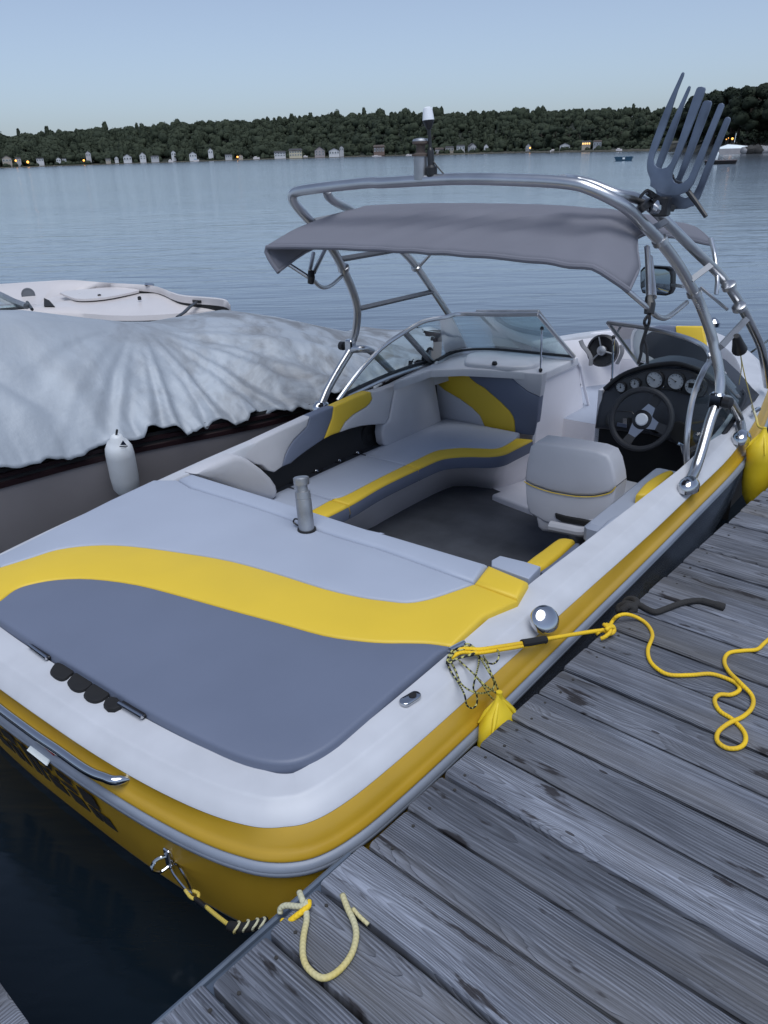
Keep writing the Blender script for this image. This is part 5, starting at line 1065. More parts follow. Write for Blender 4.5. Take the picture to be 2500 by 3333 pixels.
# ---- tower
tw=empty('tower'); tw.parent=boat
RT=.0225
aftS=[(1.0423, 2.3363, 0.13),(1.0228, 2.47, 0.1423),(1.0162, 2.55, 0.2081),(1.0017, 2.66, 0.3017),(1.0025, 2.72, 0.3678)]
aftS2=[(1.0045, 2.72, 0.3706),(1.0039, 2.74, 0.434),(0.9852, 2.76, 0.5069),(0.9457, 2.76, 0.6203),(0.931, 2.75, 0.6679),(0.8846, 2.71, 0.788),(0.8627, 2.66, 0.8533),(0.8258, 2.54, 0.9733),(0.7901, 2.4, 1.0804),(0.7633, 2.26, 1.1588),(0.7387, 2.13, 1.2281),(0.6448, 2.06, 1.286)]
topA=[(0.557, 2.05, 1.3078),(0.3651, 2.05, 1.3191),(0.0499, 2.05, 1.3253),(-0.3068, 2.05, 1.313),(-0.386, 2.05, 1.3136),(-0.596, 2.05, 1.2995),(-0.7449, 2.05, 1.2869),(-0.8226, 2.05, 1.2775),(-0.8538, 2.05, 1.2632),(-0.8617, 2.06, 1.2362)]
aftP=[(-0.856, 2.1, 1.1881),(-0.8408, 2.17, 1.1174),(-0.8402, 2.3, 0.986),(-0.879, 2.42, 0.869),(-0.9381, 2.55, 0.7477),(-0.9718, 2.62, 0.6564),(-1.0052, 2.66, 0.5799),(-1.0578, 2.7, 0.4851),(-1.0931, 2.71, 0.4231)]
aftP2=[(-1.0905, 2.69, 0.3779),(-1.0974, 2.58, 0.281),(-1.1033, 2.48, 0.1837),(-1.0892, 2.4, 0.1125)]
MB().tube(cr(aftS2+topA+aftP,4),RT,14).build('main_hoop',alu,tw,ang=60)
MB().tube(cr(aftS,4),RT*1.02,14).build('leg',alu,tw,ang=60); MB().tube(cr(aftP2,4),RT*1.02,14).build('leg',alu,tw,ang=60)
frS=[(0.9333, 3.9429, 0.16),(0.985, 3.5406, 0.3892),(0.98, 3.4034, 0.5108),(0.95, 3.0794, 0.74),(0.9, 2.9065, 0.883),(0.86, 2.6751, 1.0037),(0.82, 2.54, 1.0879),(0.76, 2.4196, 1.183),(0.71, 2.3435, 1.2378),(0.66, 2.2348, 1.261),(0.57, 2.2214, 1.2943),(0.5, 2.2055, 1.31),(0.5085, 2.09, 1.3181)]
MB().tube(cr(frS,4),RT*.92,14).build('front_leg',alu,tw,ang=60)
frP=[(-0.6643, 2.08, 1.2803),(-0.6909, 2.12, 1.2548),(-0.7187, 2.2, 1.2235),(-0.8, 2.3988, 1.1768),(-0.83, 2.5919, 1.0883),(-0.86, 2.8917, 0.93),(-0.89, 3.0687, 0.8227),(-0.92, 3.2824, 0.653),(-0.95, 3.5144, 0.4583),(-0.97, 3.5313, 0.4586),(-1, 3.7822, 0.181)]
MB().tube(cr(frP,4),RT*.92,14).build('front_leg',alu,tw,ang=60)
# forward braces from the hinges to the gunwale
MB().tube(cr([(1.0049, 2.72, 0.3682),(0.97, 3.0127, 0.3151),(0.985, 3.1205, 0.2404),(1, 3.2044, 0.1521),(1.056, 3.0557, 0.13)],4),RT*.95,12).build('brace',alu,tw,ang=60)
MB().tube(cr([(-1.0907, 2.69, 0.3746),(-1, 2.6744, 0.3948),(-1.005, 2.7612, 0.3671),(-1.01, 2.8487, 0.3019),(-1.02, 3.0108, 0.1689)],4),RT*.95,12).build('brace',alu,tw,ang=60)
for q,a in(((1.0455, 2.3347, 0.125),0),((1.0505, 3.0596, 0.125),0),((-1.0945, 2.4, 0.1017),0)):
    MB().loft([[Vector(q)+Vector((math.cos(2*PI*k/20)*.042*s,math.sin(2*PI*k/20)*.062*s,h)) for k in range(20)] for s,h in((1,-.02),(1,.004),(.85,.018),(.55,.03))],caps=True).build('foot',chrome,tw)
MB().box((1.0021, 2.72, 0.3881),(.03,.026,.035),bev=.008).build('hinge',chrome,tw); MB().box((-1.0935, 2.69, 0.3974),(.028,.026,.04),bev=.008).build('hinge',chrome,tw)
MB().lathe((-1.1502, 2.7, 0.389),(-1,0,0),[(.012,0),(.026,.004),(.026,.03),(.016,.036)],12).build('hinge_knob',blk,tw)
MB().lathe((1.0364, 2.7, 0.3909),(1,-.2,0),[(.012,0),(.026,.004),(.026,.035),(.016,.04)],12).build('hinge_knob',blk,tw)
rungm=mat('rung_aluminium',(.22,.23,.25),.5,.5)
def rung(a,c): MB().tube([a,c],.019,4,flat=.8,up=(0,0,1)).build('rung',rungm,tw,ang=20)
rung((0.7787, 2.33, 1.1314),(0.79, 2.4333, 1.1494)); rung((0.856, 2.61, 0.9054),(0.9, 2.7104, 0.9571)); rung((0.9743, 2.76, 0.613),(0.975, 3.104, 0.6737))
rung((-0.8473, 2.36, 0.938),(-0.86, 2.8582, 0.9334)); rung((-0.9722, 2.64, 0.6332),(-0.92, 3.2823, 0.6385)); rung((-0.8258, 2.16, 1.1379),(-0.8, 2.3413, 1.1526))
def collar(q,ax,r=.031,m=alu): q=Vector(q); a=Vector(ax).normalized(); MB().lathe(q-a*.014,a,[(r*.75,0),(r,.004),(r,.024),(r*.75,.028)],18).build('collar',m,tw)
collar((0.7901, 2.4, 1.0804),(.25,.5,-.8)); collar((0.8622, 2.67, 0.8476),(.2,.35,-.9)); collar((0.94, 2.8823, 0.8533),(.2,.5,-.85)); collar((0.965, 2.9996, 0.745),(.15,.5,-.85))
collar((-0.8734, 2.41, 0.8858),(-.2,.5,-.85)); collar((-0.89, 3.0804, 0.8111),(-.15,.5,-.85)); collar((0.74, 2.3241, 1.2139),(.5,.3,-.75),.036,blk)
# tow pylon and stern light on the hoop
MB().lathe(Vector((-0.1102, 2.05, 1.3352)),(0,0,1),[(.030,-.01),(.030,.075),(.034,.077),(.034,.085),(.018,.092),(.018,.118),(.034,.125),(.034,.135),(.030,.142),(.004,.146)],20).build('tow_pylon',alud,tw,ang=30)
MB().lathe(Vector((-0.1102, 2.05, 1.3352))+Vector((0,0,.078)),(0,0,1),[(.0345,0),(.0345,.008),(.019,.014),(.019,.04),(.0345,.047),(.0345,.056)],20).build('tow_spool',MAT['brown_shingle'],tw,ang=30)
lq=Vector((-0.0554, 2.05, 1.3391)); lt=Vector((-0.0748, 2.05, 1.5919)); la=(lt-lq); LL=la.length
lm=MB().lathe(lq,la,[(.022,0),(.024,.03),(.014,.04),(.014,.09),(.011,.1),(.007,.105),(.007,LL*.68)],12).build('light_mast',blk,tw)
MB().lathe(lq,la,[(.0065,LL*.35),(.0065,LL*.70)],10).build('mast_tube',alud,lm); MB().lathe(lq,la,[(.010,LL*.68),(.024,LL*.80),(.024,LL*.81)],16).build('light_socket',blk,lm)
MB().lathe(lq,la,[(.024,LL*.81),(.021,LL*.9),(.018,LL*.98),(.008,LL)],16).build('light_lens',lensw,lm)
MB().tube(cr([lq+Vector((.0,-.0,.06)),(-0.0119, 2.05, 1.3577),(0.0163, 2.05, 1.3367),(0.0387, 2.05, 1.3314)],5),.003,6).build('light_cable',blk,lm)
MB().tube(cr([(0.49, 2.07, 1.3215),(0.5227, 2.07, 1.3252),(0.5418, 2.08, 1.3152)],5),.010,8).build('weld_bracket',alud,tw)
# ---- canopy
bim=empty('canopy'); bim.parent=boat
def cz(v): return float(np.interp(v,[1.85,2.0,2.2,2.4,2.7,3.2],[1.075,1.13,1.188,1.212,1.17,1.09]))
def cano(i,j):
    s=-1+2*i; v=1.85+1.35*j
    w_=float(np.interp(v,[1.85,2.0,2.15,2.3,2.5,2.7,3.2],[.872,.85,.78,.72,.73,.75,.75])); u=s*w_+.005
    e=abs(s)**2.6; drop=.035*e+.065*max(0,(abs(s)-.86)/.14)**1.5
    z=cz(v)-drop*(1 if s>0 else .75)-.012*(1-s*s)*0
    z+=.009*math.sin((u*.8-v*.95)*42+1.2*math.sin(u*7))*math.exp(-((v-2.10)/.19)**2)*(1-abs(s)**4)*(.6+.4*math.sin(u*5+1))
    z+=.003*math.sin(u*37+v*13)*math.exp(-((s-.8)/.2)**2)
    c_=max(0,(s-.80)/.2); v+=.06*c_**2.2*(1-j)**3; 
    if s<-.88: t_=(-s-.88)/.12; u=-(w_*.985)+.075*t_**1.6*(1-j); z-=.052*t_**.8*(1-j)**1.5
    elif s<0: u=s/.88*w_*.985
    return Vector((u,v,z))
cn=MB().grid(cano,72,40).build('canopy_cloth',canv,bim,solid=.004)
for j in(0,1):
    MB().tube([cano(i/60,j)+Vector((0,0,-.008)) for i in range(61)],.011,8).build('canopy_hem',canv,bim)
for i in(0,1): MB().tube([cano(i,j/24)+Vector((0,0,-.004)) for j in range(25)],.007,6).build('canopy_hem',canv,bim)
def strut(L,r=.010,n='strut'): return MB().tube(cr(L,5) if len(L)>2 else L,r,10).build(n,alu,bim,ang=60)
strut([cano(.965,.02)+Vector((0,0,-.02)),(0.9134, 2.02, 0.8891),(0.9133, 2.1, 0.8524),(0.9098, 2.2, 0.826),(0.8881, 2.35, 0.8148),(0.8576, 2.6, 0.8198)])
strut([(0.7773, 2.3, 1.0671),(0.8033, 2.25, 1.0362),(0.8979, 2.05, 0.9248)],.011); strut([(0.7934, 2.3, 1.0302),(0.9122, 2.06, 0.9244)],.011)
MB().tube([(0.8998, 2.05, 0.9249),(0.9117, 2.03, 0.9036),(0.9152, 2.02, 0.873)],[.016,.02,.018],10).build('strut_joint',blk,bim)
strut([cano(.045,.02)+Vector((0,0,-.02)),(-0.7088, 1.98, 0.8998),(-0.7319, 2.06, 0.8541),(-0.7665, 2.14, 0.8322),(-0.8163, 2.25, 0.8285),(-0.88, 2.4, 0.847)])
strut([(-0.7912, 2.1, 0.9978),(-0.7285, 2, 0.9292)]); strut([(-0.7884, 2.2, 1.0269),(-0.7017, 2, 0.9252)])
MB().tube([(-0.7018, 1.98, 0.9332),(-0.6926, 1.97, 0.9076),(-0.6999, 1.97, 0.8796)],[.015,.018,.015],10).build('strut_joint',blk,bim)
strut([(-0.87, 3.0769, 0.8126),(-0.75, 3.0777, 0.9219)],.009)
strut([(0.83, 2.8992, 1.0468),(0.86, 2.8895, 0.9768),(0.9, 2.8355, 0.8871),(0.91, 2.8167, 0.8257)],.010); strut([(0.8, 2.9518, 0.8275),(0.95, 2.8744, 0.7546)],.007)
MB().lathe((0.1416, 5.5135, 0.16),(0,0,1),[(.05,-.02),(.05,.01),(.03,.035),(.012,.045)],16).build('bow_light',chrome,boat)
# mirror
mr_=empty('mirror'); mr_.parent=boat
mq=[(p[0],p[2]) for p in [(0.5164, 2.95, 0.8106), (0.5086, 2.95, 0.885), (0.5216, 2.95, 0.9019), (0.5455, 2.95, 0.9078), (0.6324, 2.95, 0.9066), (0.6551, 2.95, 0.8956), (0.6636, 2.95, 0.8756), (0.6703, 2.95, 0.8073), (0.6609, 2.95, 0.7858), (0.6426, 2.95, 0.7784), (0.5596, 2.95, 0.7783), (0.5293, 2.95, 0.7831)]]
pad('mirror_housing',mq,lambda s,t,h:(s,2.95-h,t),blk,mr_,thick=.05,bev=.010,crown=0,step=.1)
mg=mat('mirror_glass',(.28,.33,.36),.04,1)
cx_=sum(p[0] for p in mq)/len(mq); cy_=sum(p[1] for p in mq)/len(mq)
pad('mirror_glass',[(cx_+(a-cx_)*.90,cy_+(c-cy_)*.88) for a,c in mq],lambda s,t,h:(s,2.947-h,t),mg,mr_,thick=.004,bev=.001,crown=0,step=.1)
MB().tube([(0.6499, 2.98, 0.8272),(0.7779, 2.78, 0.8541)],.008,8).build('mirror_arm',alud,mr_)
# wakeboard rack: two toothed plates
rk=empty('board_rack'); rk.parent=boat
FA=[(p[0],p[2]) for p in [(0.7506, 2.28, 1.3632), (0.7528, 2.28, 1.3976), (0.7617, 2.28, 1.4375), (0.7789, 2.28, 1.4976), (0.7965, 2.28, 1.5504), (0.817, 2.28, 1.6018), (0.837, 2.28, 1.6521), (0.8417, 2.28, 1.6563), (0.846, 2.28, 1.6526), (0.8453, 2.28, 1.643), (0.8319, 2.28, 1.6009), (0.82, 2.28, 1.5492), (0.8041, 2.28, 1.4846), (0.7869, 2.28, 1.4275), (0.7762, 2.28, 1.3939), (0.773, 2.28, 1.3753), (0.7788, 2.28, 1.3612), (0.7922, 2.28, 1.35), (0.8099, 2.28, 1.3457), (0.8266, 2.28, 1.3502), (0.8387, 2.28, 1.3633), (0.8448, 2.28, 1.3832), (0.8615, 2.28, 1.4524), (0.8765, 2.28, 1.517), (0.889, 2.28, 1.5715), (0.8974, 2.28, 1.601), (0.9021, 2.28, 1.6058), (0.9132, 2.28, 1.6062), (0.9246, 2.28, 1.6029), (0.9277, 2.28, 1.5962), (0.9248, 2.28, 1.578), (0.9108, 2.28, 1.527), (0.8905, 2.28, 1.4574), (0.8693, 2.28, 1.3888), (0.8543, 2.28, 1.3461), (0.8497, 2.28, 1.3275), (0.8523, 2.28, 1.3119), (0.8633, 2.28, 1.2993), (0.8775, 2.28, 1.2936), (0.8939, 2.28, 1.2976), (0.9089, 2.28, 1.3115), (0.919, 2.28, 1.336), (0.9346, 2.28, 1.3933), (0.9546, 2.28, 1.4609), (0.9698, 2.28, 1.5126), (0.9794, 2.28, 1.545), (0.9839, 2.28, 1.5504), (0.991, 2.28, 1.5509), (0.9977, 2.28, 1.5468), (0.9996, 2.28, 1.5396), (0.9856, 2.28, 1.4888), (0.9662, 2.28, 1.4223), (0.9471, 2.28, 1.3478), (0.9312, 2.28, 1.2928), (0.9144, 2.28, 1.2679), (0.8854, 2.28, 1.2569), (0.8446, 2.28, 1.2551), (0.8086, 2.28, 1.2662), (0.786, 2.28, 1.2805), (0.773, 2.28, 1.287), (0.773, 2.28, 1.3029), (0.7681, 2.28, 1.3156), (0.7558, 2.28, 1.3379)]]
FB2=[(p[0],p[2]) for p in [(0.7356, 2.4, 1.311), (0.7377, 2.4, 1.347), (0.7467, 2.4, 1.3889), (0.7642, 2.4, 1.4519), (0.7821, 2.4, 1.5073), (0.8031, 2.4, 1.5613), (0.8235, 2.4, 1.614), (0.8283, 2.4, 1.6185), (0.8328, 2.4, 1.6146), (0.8321, 2.4, 1.6046), (0.8185, 2.4, 1.5605), (0.8064, 2.4, 1.5062), (0.7903, 2.4, 1.4385), (0.7727, 2.4, 1.3787), (0.7618, 2.4, 1.3434), (0.7587, 2.4, 1.3239), (0.7647, 2.4, 1.3092), (0.7786, 2.4, 1.2976), (0.7969, 2.4, 1.2933), (0.8141, 2.4, 1.2981), (0.8265, 2.4, 1.312), (0.8327, 2.4, 1.3328), (0.8497, 2.4, 1.4054), (0.8649, 2.4, 1.4731), (0.8776, 2.4, 1.5302), (0.8861, 2.4, 1.5612), (0.891, 2.4, 1.5663), (0.9024, 2.4, 1.5668), (0.9143, 2.4, 1.5635), (0.9175, 2.4, 1.5565), (0.9145, 2.4, 1.5374), (0.9003, 2.4, 1.4839), (0.8797, 2.4, 1.4109), (0.858, 2.4, 1.3389), (0.8427, 2.4, 1.2941), (0.8381, 2.4, 1.2746), (0.8408, 2.4, 1.2583), (0.8523, 2.4, 1.2453), (0.867, 2.4, 1.2394), (0.8839, 2.4, 1.2438), (0.8993, 2.4, 1.2584), (0.9097, 2.4, 1.2842), (0.9255, 2.4, 1.3443), (0.9459, 2.4, 1.4152), (0.9613, 2.4, 1.4694), (0.9711, 2.4, 1.5034), (0.9757, 2.4, 1.5091), (0.983, 2.4, 1.5096), (0.99, 2.4, 1.5055), (0.992, 2.4, 1.498), (0.9777, 2.4, 1.4447), (0.958, 2.4, 1.3749), (0.9386, 2.4, 1.2968), (0.9224, 2.4, 1.2391), (0.9052, 2.4, 1.2129), (0.8753, 2.4, 1.2011), (0.8331, 2.4, 1.1989), (0.7959, 2.4, 1.2101), (0.7725, 2.4, 1.2249), (0.759, 2.4, 1.2315), (0.759, 2.4, 1.2481), (0.7538, 2.4, 1.2614), (0.741, 2.4, 1.2846)]]
rackm=mat('rack_aluminium',(.17,.20,.26),.36,.8,var=(9,.3),bump=(30,.05,.001))
pad('rack_plate',FA,lambda s,t,h:(s,2.28-h+(t-1.3)*.06,t),rackm,rk,thick=.008,bev=.001,crown=0,step=.2)
pad('rack_plate',FB2,lambda s,t,h:(s,2.40-h+(t-1.3)*.06,t),rackm,rk,thick=.008,bev=.001,crown=0,step=.2)
MB().tube([(0.7587, 2.3, 1.265),(0.797, 2.34, 1.232),(0.8359, 2.38, 1.2003)],.014,4,up=(0,1,.3)).build('rack_base',blk,rk)
MB().tube(cr([(0.7479, 2.26, 1.2462),(0.7507, 2.26, 1.2543),(0.7644, 2.27, 1.2714),(0.7714, 2.28, 1.2693),(0.7759, 2.29, 1.2575)],4),.006,8).build('rack_hook',blk,rk)
MB().tube([(0.7892, 2.3, 1.2148),(0.8079, 2.34, 1.1993)],.026,10).build('rack_clamp',chrome,rk); MB().box((0.8065, 2.33, 1.2131),(.03,.025,.035),bev=.006).build('rack_clamp',blk,rk)
MB().tube([(0.8486, 2.29, 1.3209),(0.8414, 2.33, 1.3035),(0.8528, 2.38, 1.2917)],.007,8).build('bungee',blk,rk)
MB().tube([(0.9106, 2.29, 1.2706),(0.952, 2.27, 1.2343),(0.9979, 2.26, 1.1855)],[.010,.009,.008],8).build('bungee',blk,rk)
# ------------------------------------------------------------------ boat under the silver cover
BM=Matrix.Translation(Vector((-1.06491, 0.7171, 0)))@Matrix.Rotation(0.064577,4,'Z')
def bw(u,v,z): return BM@Vector((u,v,z))
def wpath(L): return [bw(*p) for p in L]
cb=empty('covered_boat',tuple(bw(-2.9,1.2,WZ))); tag(cb,'taupe boat lying under a wrinkled silver tarpaulin cover with a white fender on its side','boat')
inv=Matrix.Translation(-Vector(cb.location))
def loc(p): return inv@bw(*p)
near=[(-2.75,-2.6),(-2.45,-1.6),(-2.2,-.6),(-2.0,.3),(-1.89,.86),(-1.82,1.27),(-1.73,1.62),(-1.6,1.95),(-1.47,2.3),(-1.38,2.7),(-1.34,3.1),(-1.36,3.5),(-1.5,4.0),(-1.75,4.45),(-2.15,4.8)]
nr=[(p.x,p.y) for p in cr([(a,b_,0) for a,b_ in near],4)]
cl_=lambda v:-3.05+.14*(v+2.6)   # centre line
far_=[(2*cl_(v)-u+.0,v+.0) for u,v in nr]
def hull_ring(k,z): 
    return [loc((cl_(v)+(u-cl_(v))*k,v,z)) for u,v in nr]+[loc((cl_(v)-(u-cl_(v))*k,v,z)) for u,v in nr[::-1]]
MB().loft([hull_ring(.74,-.55),hull_ring(.86,-.44),hull_ring(.975,-.10),hull_ring(.985,-.065)]).build('hull_side',taupe,cb)
MB().loft([hull_ring(.985,-.065),hull_ring(1.0,-.06),hull_ring(1.0,-.035),hull_ring(.99,-.03)]).build('stripe',maroon,cb); MB().loft([hull_ring(.99,-.03),hull_ring(.98,.035)]).build('top_side',blkm,cb); MB().loft([hull_ring(.99,-.012),hull_ring(1.002,-.008),hull_ring(1.002,.012),hull_ring(.99,.016)]).build('stripe',maroon,cb)
t_=loc((-2.08, 1.4201, -0.2252)); MB().lathe(t_,(1,.3,-.3),[(.022,-.03),(.022,.006),(.014,.012)],14).build('through_hull',alud,cb)
# the cover: profile rows from the near hem over the ridge to the far hem
def prow(v):
    u0=float(np.interp(v,[p[1] for p in near],[p[0] for p in near])); return u0
HEMV=[-2.6,.2,.86,1.05,1.27,1.45,1.62,1.8,1.95,2.1,2.3,2.5,2.7,3.2,4.8]
def ridge(v): return float(np.interp(v,[-2.6,-.5,1.0,1.35,1.5,1.87,2.1,2.3,2.55,2.85,3.2,3.9,4.4,4.8],[.66,.70,.71,.694,.672,.569,.51,.478,.477,.473,.38,.15,.07,.05]))
FOC=(-2.25,2.05)     # where the creases gather
def cover(i,j):
    v=-2.6+7.4*i; u0=prow(v); c=cl_(v); hem=.045+.02*math.sin(v*9.)+.015*math.sin(v*23+1)
    # j 0 near hem .. 1 far hem
    a=PI*j; 
    s=2*j-1   # -1 near .. 1 far
    u=c+(u0+.045-c)*(-s) if s<0 else c-(u0-c)*s*1.0
    k=abs(s)
    top=ridge(v)
    t=(1-k)/.92
    z=hem+(top-hem)*(min(1,max(0,1-(max(0,1-t))**1.55)) if t<1 else 1)
    if s<0:
        d=math.hypot(u-FOC[0],v-FOC[1]); ang=math.atan2(v-FOC[1],u-FOC[0])
        amp=min(1,d/.55)*math.exp(-max(0,d-1.3)*1.2)*k**.7
        f=1.3*(1-2*abs(math.sin(ang*5.7+.6*math.sin(ang*6+1))))*.8+.5*math.sin(ang*31+1.3+d*1.2)+.35*(1-2*abs(math.sin(ang*23+d)))
        gate=1/(1+math.exp(-(v-1.55)*7)); z+=.020*amp*f*(.10+.80*gate); u+=.016*amp*f*(.10+.85*gate)
        sc=max(0,(k-.78)/.22)**1.6*(.4+.6*gate)
        hz_=math.sin(v*15+2.2*math.sin(v*3.1))*.8+.7*nfun(v*14,2.)+.6*nfun(v*31,7.)
        u+=.034*sc*hz_; z+=.050*sc*(nfun(v*9,4.)*1.1+.7*nfun(v*22,9.))
        w_=nfun(u*3.1,v*2.7)*.4-abs(nfun(u*6,v*5.5))*.7-abs(nfun(u*13+3,v*12))*.5-abs(nfun(u*26,v*24))*.22*gate
        z+=.026*w_*min(1,k*1.5)*(.18+.75*gate); u+=.014*w_*k*(.2+.8*gate)
        # long crease on the smooth quarter
        dd=(v-.95)+(u+2.25)*-.9; z-=.03*math.exp(-(dd/.05)**2)*math.exp(-((u+2.12)/.22)**2)
    return loc((u,v,z))
from mathutils import noise as mn
def nfun(a,b_): return mn.noise(Vector((a,b_,.37)))
tarp=mat('silver_tarpaulin',(.335,.37,.415),.50,.08,bump=(30,.28,.007),var=(2.2,.07))
_t=tarp.node_tree; _N=NT(_t); _tc=_N.n('ShaderNodeTexCoord'); _sx=_N.n('ShaderNodeSeparateXYZ'); _N.l(_tc.outputs['Object'],_sx.inputs[0])
_dirt=_N.m('MULTIPLY',_N.mr(_N.noise(_tc.outputs['Object'],2.6,6,.65,.8),.43,.62,0.,1.),_N.mr(_sx.outputs[1],-.2,1.8,.0,1.))
_old=_t.nodes['Principled BSDF'].inputs['Base Color'].links[0].from_socket
_N.l(_N.mix(_N.m('MULTIPLY',_dirt,.75),_old,(.12,.115,.115)),_t.nodes['Principled BSDF'].inputs['Base Color'])
MB().grid(cover,420,130).build('cover',tarp,cb,ang=180,weld=False,solid=.004)
# white fender hanging on it
f0_=(-2.896, 2.0688, -0.266); f1_=(-2.8124, 2.0164, 0.112)
a=Vector(f0_); c=Vector(f1_); fx=(c-a); LF=fx.length
fd=MB().lathe(a,fx,[(.03,0),(.052,.012),(.072,.05),(.076,.12),(.076,LF*.68),(.072,LF*.78),(.055,LF*.87),(.036,LF*.91),(.031,LF*.97),(.012,LF)],26).build('fender',fendw,ang=60)
tag(fd,'white cylindrical fender hanging against the taupe hull','fender')
MB().tube([c-fx*.02,c+Vector((.02,.0,.03))],.006,6).build('fender_line',blk,fd)
# printed mark on the fender: small triangle over a bar
def onF(d):
    d=Vector(d); cam_=Vector((0.95209, 0, 1.43268)); r=(d-cam_).normalized()
    # nearest approach to the fender axis, stepped back to its surface
    ax=fx.normalized(); w0=cam_-a; b_=r.dot(ax); d0=r.dot(w0); e0=ax.dot(w0); den=1-b_*b_; t=(b_*e0-d0)/den; s=(e0-b_*d0)/den
    P=cam_+r*t; Q=a+ax*s; off=(P-Q).length; back=math.sqrt(max(0,.0775**2-off*off))/math.sqrt(den); return P-r*back
for L in([(-2.751, 1.9965, 0.0708), (-2.7535, 2.0357, 0.0591), (-2.7523, 2.0172, 0.092)],[(-2.7507, 1.9917, 0.0673), (-2.7538, 2.0405, 0.0552), (-2.7538, 2.0393, 0.0493), (-2.7506, 1.9906, 0.0615)],[(-2.7511, 1.9989, 0.0552), (-2.7533, 2.0321, 0.0477), (-2.7532, 2.0314, 0.0442), (-2.7511, 1.9985, 0.0529)]):
    MB().add([onF(p) for p in L],[tuple(range(len(L)))]).build('printed_mark',navy,fd)
# ------------------------------------------------------------------ white bowrider behind it
wb=empty('bowrider',tuple(bw(-5.6,3.4,WZ))); tag(wb,'white open bowrider with a round grey speaker, moored behind the silver cover','boat')
inv2=Matrix.Translation(-Vector(wb.location))
def l2(p): return inv2@bw(*p)
F_=[(-7.2157, 3.0207, 0.27), (-6.9628, 3.2557, 0.27), (-6.7421, 3.5099, 0.27), (-6.4626, 3.8653, 0.27), (-6.2393, 4.0627, 0.27), (-5.5971, 4.1144, 0.27), (-4.9821, 4.1881, 0.27), (-4.4345, 3.9936, 0.27), (-4.1673, 3.9331, 0.27), (-3.7005, 3.9734, 0.27), (-3.3794, 3.7844, 0.27)]
G_=[(-6.294, 2.5788, 0.18), (-6.1074, 2.8124, 0.18), (-5.918, 3.0497, 0.18), (-5.6121, 3.2255, 0.18), (-5.8902, 3.5692, 0.18), (-5.9201, 4.0418, 0.18), (-5.3759, 4.2842, 0.18), (-4.8706, 4.3214, 0.18), (-4.5686, 4.2892, 0.18), (-4.0993, 4.2972, 0.18), (-3.7939, 4.123, 0.18)]
N1=[(-5.6663, 2.299, 0.2), (-5.6067, 2.5711, 0.2), (-5.5442, 2.8556, 0.2), (-5.3876, 3.135, 0.2), (-5.069, 3.3706, 0.2), (-4.98, 3.6766, 0.2), (-4.9339, 3.9649, 0.2), (-4.7683, 4.1755, 0.2), (-4.4373, 4.1852, 0.2), (-3.9928, 4.1929, 0.2), (-3.6935, 4.0228, 0.2)]
N2=[(-5.5937, 2.2569, 0.165), (-5.5567, 2.5377, 0.165), (-5.5178, 2.8331, 0.165), (-5.2444, 3.044, 0.165), (-4.8787, 3.242, 0.165), (-4.4978, 3.3385, 0.165), (-4.2524, 3.46, 0.165), (-4.074, 3.6291, 0.165), (-3.9594, 3.7886, 0.165), (-3.7947, 4.0138, 0.165), (-3.7687, 4.1227, 0.165)]
F_,G_,N1,N2=[cr(q_,5) for q_ in(F_,G_,N1,N2)]
def LL_(rows,name,m): return MB().loft([[l2(p) for p in r_] for r_ in rows],closed=False).build(name,m,wb,ang=60)
low=lambda L,dz,k: [Vector((p[0],p[1],dz)) for p in L]
cen=lambda L,k: [p+(Vector((-5.6,3.9,0))-Vector((p.x,p.y,0)))*k for p in L]
LL_([low(cen(F_,.25),-.5,0),low(cen(F_,.03),-.05,0),[p+Vector((0,0,-.06)) for p in F_]],'hull_side',blkm)
LL_([[p+Vector((0,0,-.06)) for p in F_],F_,[a.lerp(c,.08)+Vector((0,0,.012)) for a,c in zip(F_,G_)],[a.lerp(c,.25)+Vector((0,0,-.015)) for a,c in zip(F_,G_)],G_],'far_coaming',cream)
LL_([G_,[a.lerp(c,.30)+Vector((0,0,-.02)) for a,c in zip(G_,N1)],[a.lerp(c,.6)+Vector((0,0,.012)) for a,c in zip(G_,N1)],N1],'cockpit_floor',cream)
LL_([N1,[a.lerp(c,.3)+Vector((0,0,.012)) for a,c in zip(N1,N2)],[a.lerp(c,.75)+Vector((0,0,.006)) for a,c in zip(N1,N2)],N2,[p+Vector((.004,-.01,-.045)) for p in N2],[p+Vector((-.01,.02,-.06)) for p in N2]],'deck',cream)
LL_([[p+Vector((-.01,.02,-.06)) for p in N2],low(cen(N2,.06),-.1,0),low(cen(N2,.25),-.5,0)],'hull_side',blkm)
hq_=[l2(p) for p in cr([(-5.7726, 3.6182, 0.215), (-5.4551, 3.521, 0.215), (-5.1956, 3.4785, 0.215), (-5.0456, 3.662, 0.215), (-5.0727, 3.976, 0.215), (-5.1518, 4.127, 0.215), (-5.5367, 4.116, 0.215), (-5.6997, 3.9052, 0.215), (-5.8084, 3.716, 0.215)],3)]
MB().prism(hq_,(0,0,.02)).build('deck_hatch',cream,wb)
sw_=Vector(l2((-6.0265, 3.4193, 0.225))); 
d_=(Vector((0.95209, 0, 1.43268))-(sw_+Vector(wb.location))).normalized(); d_=(d_+Vector((.2,-.3,-.1))).normalized()
s_=MB().lathe(sw_,d_,[(.066,0),(.066,.012),(.057,.016),(.055,.012),(.005,.016)],26).build('speaker',mat('speaker_grille',(.13,.14,.155),.7,bump=(300,.6,.003)),wb)
dk=[l2((-5.689, 3.3982, 0.212)),l2((-5.5271, 3.3582, 0.207)),l2((-5.1941, 3.2119, 0.202)),l2((-5.2904, 3.1607, 0.202))]
MB().prism(dk,(.01,-.01,.01)).build('footwell_opening',blkm,wb)
